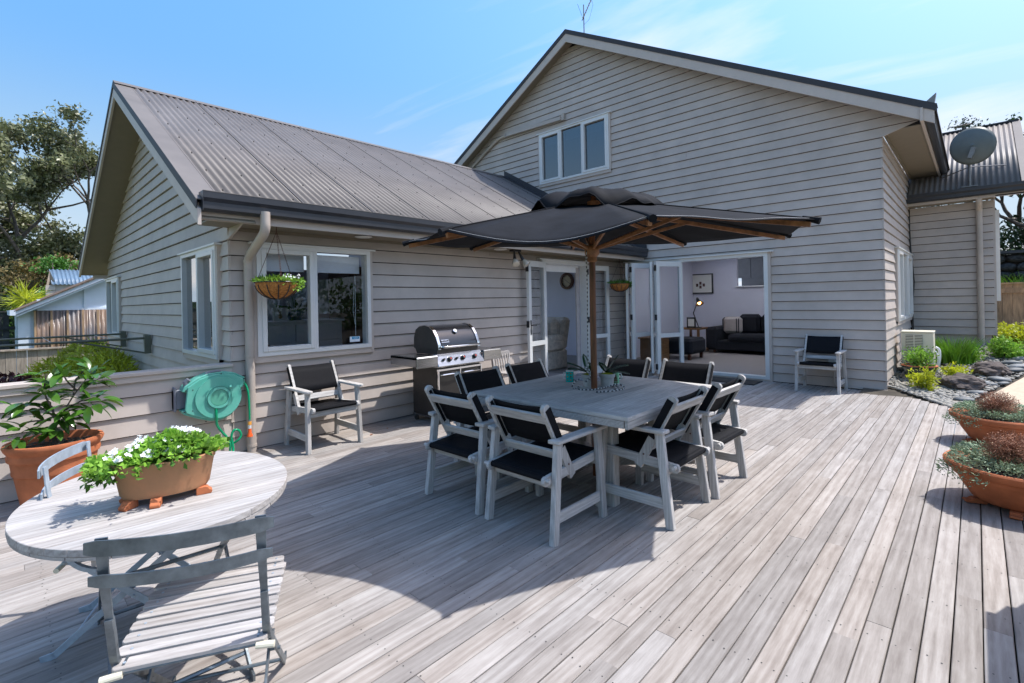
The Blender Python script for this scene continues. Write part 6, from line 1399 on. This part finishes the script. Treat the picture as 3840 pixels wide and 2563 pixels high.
corr('roof', SH, (1.50, 26.2, 2.98), (1, 0, 0), Vector((0, -1.15, -.62)), 2.8, 1.32, 0, 0, mt='blue_roof', pitch=.12, amp=.02)
board_fence('dark_fence', 'old blackened fence at the far left beyond the clothesline', (-2.5, 20), (.42, 20), -1, 2.35, 'fence_black', (.9,), pitch=.14, side=-1, gapp=.008)
# trees
branching_tree('tall_tree', 4.7, 40, -1, 'tall open-crowned tree with forked limbs, the one nearest the gable roof', 11.8, (-.02, 0, 1), 25000, .23, 'tree_leaf', 81, extra=(((.2, 0, 4.6), (2.2, 1.6, 1.8), 5200), ((-1.6, 0, 6.4), (1.6, 1.2, 1.0), 1800)))
branching_tree('tall_tree', .9, 41, -1, 'tall open-crowned tree at the far left of the picture', 11.6, (.02, 0, 1), 24000, .23, 'tree_leaf', 86, extra=(((0, 0, 4.8), (2.2, 1.6, 1.8), 5200), ((1.6, 0, 6.0), (1.4, 1.2, 1.0), 1500)))
tree('dark_tree', 4.2, 33, -1, 'dense dark evergreen behind the blue roofed shed', [([(0, 0, 0), (.1, 0, 2.4), (0, 0, 4)], .25)], [((0, 0, 3.6), (2.4, 1.5, 1.2)), ((1.8, 0, 4.3), (1.3, 1, 1.0)), ((-1.7, 0, 3.2), (1.5, 1, 1.2))], 6500, .17, 'tree_leaf2', 83)
tree('orange_tree', 1.0, 32, -1, 'shrubby tree with orange tinged foliage at the left edge', [([(0, 0, 0), (0, 0, 2.6)], .16)], [((-.2, 0, 3.3), (1.5, 1, 1.3)), ((1.3, .5, 4.3), (1.3, 1, .7))], 4200, .16, 'bush_orange', 84)
tree('green_tree', 1.75, 28.5, -1, 'bright green bushy tree left of the blue roofed shed', [([(0, 0, 0), (0, 0, 2)], .14)], [((0, 0, 2.5), (.8, .8, 1.0)), ((-.8, 0, 1.9), (.8, .8, .8)), ((.2, 2, 4.4), (.6, .6, .4))], 4200, .13, 'bush_green', 85)
foliage('background_bush', [((-.3, 27, .8), (1.7, 1, 1.6)), ((1.2, 29, .9), (1.5, 1, 1.3))], 5000, .16, 'tree_leaf2', None, 86); recenter(tag(bpy.data.objects['background_bush'], 'dark bush under the spiky cabbage tree at the far left', 'bush'))
t = thing('cabbage_tree', 'spiky cabbage tree head in front of the background bushes at the far left', 'tree', (.75, 24, -1)); MB().tube([(.75, 24, -1), (.78, 24, 1.6)], .07, 8).build('trunk', 'bark', t)
g = np.random.default_rng(90); n = 170; D = g.normal(size=(n, 3)); D[:, 2] = D[:, 2]*.8+.25; D[:, 1] *= .8; P = np.tile([[.78, 24, 1.75]], (n, 1))+D*.03; V, F = leaves(P, D, .55+.25*g.random(n), .035, .35, 91); np_mesh('spiky_leaves', V, F, 'leaf_yellow', t)
# distant hill and sea so that nothing beyond is empty
b = MB(); b.add([(-400, 90, -1.5), (400, 90, -1.5), (400, 900, 4.5), (-400, 900, 4.5)], [(0, 1, 2, 3)]); structure(b.build('far_ground', 'lawn'))

# ---------------------------------------------------------------- furniture inside
SF = thing('sofa', 'long black fabric sofa against the lavender wall inside the living room', 'sofa', (12.3, 3.6, .045))
MB().box(11.85, 12.95, 2.4, 4.72, .12, .34).build('base', 'sofa_fabric', SF, bevel=.03)
for y_ in (3.02, 3.84): MB().box(11.80, 12.6, y_-.38, y_+.42, .34, .50).build('seat_cushion', 'sofa_fabric', SF, bevel=.05)
for y_ in (3.0, 3.45, 3.95): MB().box(12.45, 12.75, y_-.20, y_+.27, .48, .95).build('back_cushion', 'sofa_fabric', SF, bevel=.07)
MB().box(12.72, 12.98, 2.4, 4.72, .12, .86).build('backrest', 'sofa_fabric', SF, bevel=.05); MB().box(11.82, 12.9, 4.50, 4.78, .12, .66).build('armrest', 'sofa_fabric', SF, bevel=.06)
for x_, y_ in ((11.95, 4.6), (11.95, 2.5), (12.85, 4.6)): MB().box(x_-.03, x_+.03, y_-.03, y_+.03, .046, .12).build('foot', 'dark_wood', SF)
t = thing('striped_cushion', 'pale cushion with dark stripes standing in the corner of the black sofa', 'cushion', (12.2, 4.30, .50)); MB().box(12.15, 12.30, 4.05, 4.48, .50, .90).build('cushion', 'cushion_fabric', t, bevel=.06)
for y_ in (4.10, 4.15): MB().box(12.146, 12.150, y_, y_+.02, .53, .86).build('stripe', 'sofa_fabric', t)
OTT = thing('footstool', 'black upholstered footstool with wooden feet near the bifold doors', 'footstool', (10.5, 4.62, .045)); MB().box(10.1, 10.9, 4.38, 5.05, .16, .50).build('cushion', 'sofa_fabric', OTT, bevel=.06)
for x_, y_ in ((10.18, 4.46), (10.18, 4.95), (10.8, 4.46)): MB().box(x_-.03, x_+.03, y_-.03, y_+.03, .046, .17).build('foot', 'dark_wood', OTT)
t = thing('wooden_chest', 'small timber chest seen through the bifold door glass', 'chest', (9.8, 5.0, .045)); MB().box(9.5, 9.95, 4.80, 5.25, .046, .52).build('box', 'mid_wood', t, bevel=.01); MB().box(9.47, 9.98, 4.77, 5.28, .52, .55).build('lid', 'mid_wood', t, bevel=.005)
t = thing('side_table', 'wooden side table carrying the lamp beside the sofa', 'table', (11.9, 5.05, .045)); MB().box(11.6, 12.25, 4.83, 5.35, .60, .64).build('top', 'mid_wood', t)
for x_, y_ in ((11.66, 4.88), (12.2, 4.88), (11.66, 5.3), (12.2, 5.3)): MB().box(x_-.025, x_+.025, y_-.025, y_+.025, .046, .60).build('leg', 'mid_wood', t)
t = thing('desk_lamp', 'black articulated desk lamp with a lit shade on the side table', 'lamp', (11.8, 4.93, .64)); MB().lathe([(.001, 0), (.08, 0), (.075, .02), (.001, .025)], 16, (11.8, 4.93, .64)).build('base', 'black_metal', t)
MB().tube([(11.8, 4.93, .66), (11.8, 5.05, 1.0), (11.8, 4.93, 1.30)], .012, 6).build('arm', 'black_metal', t); MB().tube([(11.8, 4.95, 1.36), (11.75, 4.90, 1.29), (11.72, 4.86, 1.22)], [.03, .045, .10], 14, cap=False).build('shade', 'black_metal', t, solid=.004); MB().ball((11.74, 4.875, 1.25), .04, 8, 6).build('bulb', 'lamp_bulb', t)
t = thing('photo_frame', 'small framed photograph on the side table below the lamp', 'photo frame', (11.7, 5.0, .64)); MB().box(11.68, 11.70, 4.95, 5.17, .64, .90).build('frame', 'black_metal', t); MB().box(11.674, 11.68, 4.985, 5.135, .68, .86).build('picture', 'paper', t)
t = thing('wall_picture', 'framed print of small dark motifs on the lavender wall', 'picture', (13.07, 5.35, 1.45))
for q in ((5.05, 5.75, 1.48, 1.51), (5.05, 5.75, 1.98, 2.01), (5.05, 5.08, 1.51, 1.98)): MB().box(13.05, 13.09, q[0], min(q[1], 5.59), q[2], q[3]).build('frame', 'black_metal', t)
MB().box(13.06, 13.095, 5.08, 5.59, 1.51, 1.98).build('print', 'paper', t)
for y_, z_ in ((5.38, 1.76), (5.38, 1.66), (5.47, 1.71), (5.29, 1.71)): MB().box(13.055, 13.06, y_-.03, y_+.03, z_-.04, z_+.04).build('motif', 'picture_art', t)
AR = thing('armchair', 'cream damask wing armchair inside the open french doors', 'armchair', (7.3, 6.3, .045)); 
MB().box(6.95, 7.75, 5.85, 6.85, .05, .42).build('base', 'chair_damask', AR, bevel=.03); MB().box(6.93, 7.60, 5.80, 6.0, .40, .64).build('armrest', 'chair_damask', AR, bevel=.05); MB().box(6.93, 7.6, 6.7, 6.9, .40, .64).build('armrest', 'chair_damask', AR, bevel=.05)
MB().tube([(6.95, 5.90, .62), (7.55, 5.90, .62)], .10, 12).build('arm_roll', 'chair_damask', AR, smooth=True); MB().prism([(7.50, .40), (7.80, .40), (7.95, 1.02), (7.72, 1.05)], 'y', 5.88, 6.82).build('backrest', 'chair_damask', AR, bevel=.06)
MB().box(7.45, 7.68, 5.95, 6.45, .55, 1.02).build('back_cushion', 'chair_damask', AR, bevel=.08); MB().box(6.942, 6.95, 6.0, 6.25, .06, .42).build('stripe', 'damask_stripe', AR)
t = thing('mauve_cushion', 'dull mauve cushion leaning in the cream armchair', 'cushion', (7.3, 6.3, .6)); MB().box(7.2, 7.35, 6.05, 6.5, .56, .92).build('cushion', 'mauve_cushion', t, bevel=.06)
t = thing('wall_clock', 'round wooden wall clock reading about ten twenty inside the french doors', 'clock', (9.57, 7.25, 1.85)); cy2, cz2 = 7.22, 1.84
def ringx(r0, r1, xa, xb2, nm, mt):
    n = 32; vs = []; fs = []
    for rr, xx in ((r0, xb2), (r0, xa), (r1, xa+.01), (r1, xb2)): vs += [(xx, cy2+rr*math.cos(2*math.pi*k/n), cz2+rr*math.sin(2*math.pi*k/n)) for k in range(n)]
    for i in range(4): j = (i+1) % 4; fs += [(i*n+k, i*n+(k+1) % n, j*n+(k+1) % n, j*n+k) for k in range(n)]
    MB().add(vs, fs).build(nm, mt, t, smooth=True)
ringx(.145, .20, 9.54, 9.60, 'case', 'dark_wood'); ringx(.001, .148, 9.575, 9.59, 'face', 'clock_face')
for k in range(12): a = math.pi/6*k; MB().bar((9.573, cy2+.115*math.sin(a), cz2+.115*math.cos(a)), (9.573, cy2+.135*math.sin(a), cz2+.135*math.cos(a)), .008, .003, (1, 0, 0)).build('numeral', 'black_metal', t)
for a, L_ in ((-2.2, .11), (.95, .075)): MB().bar((9.57, cy2, cz2), (9.57, cy2+L_*math.sin(a), cz2+L_*math.cos(a)), .008, .003, (1, 0, 0)).build('hand', 'black_metal', t)
t = thing('house_plant', 'dark leafy house plant behind the cream armchair', 'potted plant', (8.1, 7.3, .045)); MB().lathe([(.001, 0), (.12, 0), (.15, .25), (.001, .25)], 16, (8.1, 7.3, .045)).build('pot', 'black_plastic', t); g = np.random.default_rng(5); n = 90; P = np.stack([8.1+.25*g.normal(size=n)*.6, 7.3+.25*g.normal(size=n)*.6, .5+.55*g.random(n)], 1); V, F = leaves(P, g.normal(size=(n, 3))+[0, 0, .6], .10, .04, .2, 6); np_mesh('foliage', V, F, 'leaf_dark', t)
# study: chest of drawers with things on top
CD = thing('chest_of_drawers', 'white chest of drawers seen through the wing window', 'chest of drawers', (2.9, 7.0, .045)); MB().box(2.15, 3.55, 6.85, 7.35, .05, 1.14).build('carcass', 'white_lacquer', CD)
MB().box(2.12, 3.58, 6.82, 7.36, 1.14, 1.165).build('top', 'white_lacquer', CD)
for i in range(2):
    for j in range(4): MB().box(2.17+.695*i, 2.845+.695*i, 6.825, 6.85, .10+.255*j+.01, .10+.255*(j+1)-.01).build('drawer', 'white_lacquer', CD, bevel=.004)
t = thing('orchid_bowl', 'white flowering orchid in a blue patterned bowl on the chest of drawers', 'potted plant', (2.95, 7.05, 1.165)); MB().lathe([(.001, 0), (.08, 0), (.12, .10), (.12, .14), (.10, .14), (.001, .12)], 20, (2.95, 7.05, 1.165)).build('bowl', 'blue_ceramic', t, smooth=True)
g = np.random.default_rng(15); n = 12; P = np.tile([[2.95, 7.05, 1.29]], (n, 1)); V, F = leaves(P, g.normal(size=(n, 3))*[1, 1, .3]+[0, 0, .5], .26, .06, .3, 7); np_mesh('leaves', V, F, 'leaf_orchid', t); b = MB(); rg = random.Random(3)
for s_ in (-1, 1): b.tube(smoothpts([Vector((2.95, 7.05, 1.29)), Vector((2.95+.06*s_, 7.05, 1.55)), Vector((2.95+.22*s_, 7.0, 1.68)), Vector((2.95+.3*s_, 7.0, 1.55))]), .004, 4)
b.build('stem', 'leaf_dark', t); b = MB()
for k in range(30): flower(b, Vector((2.98+rg.gauss(.1, .13), 7.0+rg.gauss(0, .03), 1.55+rg.gauss(0, .08))), .028, rg)
stuff(b.build('flowers', 'petal', t))
t = thing('hare_picture', 'small white framed picture of a brown hare on the chest of drawers', 'picture', (2.72, 7.0, 1.165)); MB().box(2.62, 2.83, 7.0, 7.02, 1.165, 1.35).build('frame', 'white_plastic', t); b = MB(); b.ball((2.725, 6.998, 1.23), .028, 8, 6, (1, .05, 1.3)); b.ball((2.718, 6.998, 1.275), .015, 8, 6, (1, .05, 1)); b.bar((2.715, 6.997, 1.28), (2.69, 6.997, 1.33), .003, .008, (1, 0, 0)); b.bar((2.722, 6.997, 1.28), (2.755, 6.997, 1.33), .003, .008, (1, 0, 0)); b.build('hare', 'mid_wood', t)
t = thing('desk_chair', 'black office chair behind the left side of the wing window', 'chair', (2.3, 6.3, .045)); MB().box(2.12, 2.30, 6.2, 6.6, .45, .95).build('back', 'black_sling', t, bevel=.05); MB().box(2.1, 2.5, 6.2, 6.6, .42, .50).build('seat', 'black_sling', t, bevel=.03); MB().tube([(2.3, 6.4, .05), (2.3, 6.4, .42)], .03, 8).build('column', 'black_metal', t)
# doormat
t = MB().box(8.05, 8.50, 2.52, 3.5, .002, .014).build('doormat', 'mat_rubber', None); recenter(tag(t, 'black rubber doormat on the deck outside the bifold doors', 'doormat'))
# unseen screen wall added right of the picture to throw the stepped shadow
SCN = thing('shadow_screen', 'taupe weatherboard screen wall added outside the right edge of the picture to cast a shadow', 'wall', (2.6, -.55, 0))
MB().box(1.2, 3.42, -.62, -.46, 0, 1.20).build('wall_core', 'paint', SCN); MB().box(1.18, 3.46, -.64, -.43, 1.20, 1.225).build('cap', 'paint_trim', SCN)
board_wall(SCN, 'y', -.46, 1, 0, 1.20, lambda z: 1.2, lambda z: 3.44, pitch=.15)
for i in range(8): MB().prism([(3.42, .15*i), (3.50, .15*i), (3.43, .15*i+.15), (3.42, .15*i+.15)], 'y', -1.3, -.44).build('weatherboard', 'paint', SCN)
# boundary planting behind the camera
foliage('boundary_hedge', [((x, -11+.4*math.sin(x), .9), (2.2, 1.1, 1.9)) for x in range(-14, 26, 3)], 16000, .22, 'leaf_mid', None, 97); recenter(tag(bpy.data.objects['boundary_hedge'], 'long clipped hedge across the garden behind the viewpoint', 'hedge'))
foliage('side_hedge', [((-9+.3*math.sin(y), y, .9), (1.1, 2.2, 1.7)) for y in range(-9, 14, 3)], 12000, .2, 'leaf_bright', None, 98); recenter(tag(bpy.data.objects['side_hedge'], 'bright green hedge along the left side of the garden, seen reflected in the gable windows', 'hedge'))
o = MB().box(-60, 60, 78, 80, -1.2, 2.2).build('distant_trees', 'tree_leaf2', None); stuff(o)
# dry leaves on the deck
for i, (x, y, lb) in enumerate([(2.70, 4.62, 'curled brown dry leaf on the deck near the lone armchair under the window'), (2.95, 4.72, 'small dry leaf on the deck between the lone armchair and the barbecue')]):
    o = MB().add([(-.02, 0, .002), (0, -.014, .012), (.024, 0, .004), (0, .014, .014), (0, 0, .002)], [(0, 1, 4), (1, 2, 4), (2, 3, 4), (3, 0, 4)]).build('dry_leaf', 'twig_red', None); o.location = (x, y, .002); o.rotation_euler = (0, 0, i*1.3); tag(o, lb, 'leaf')
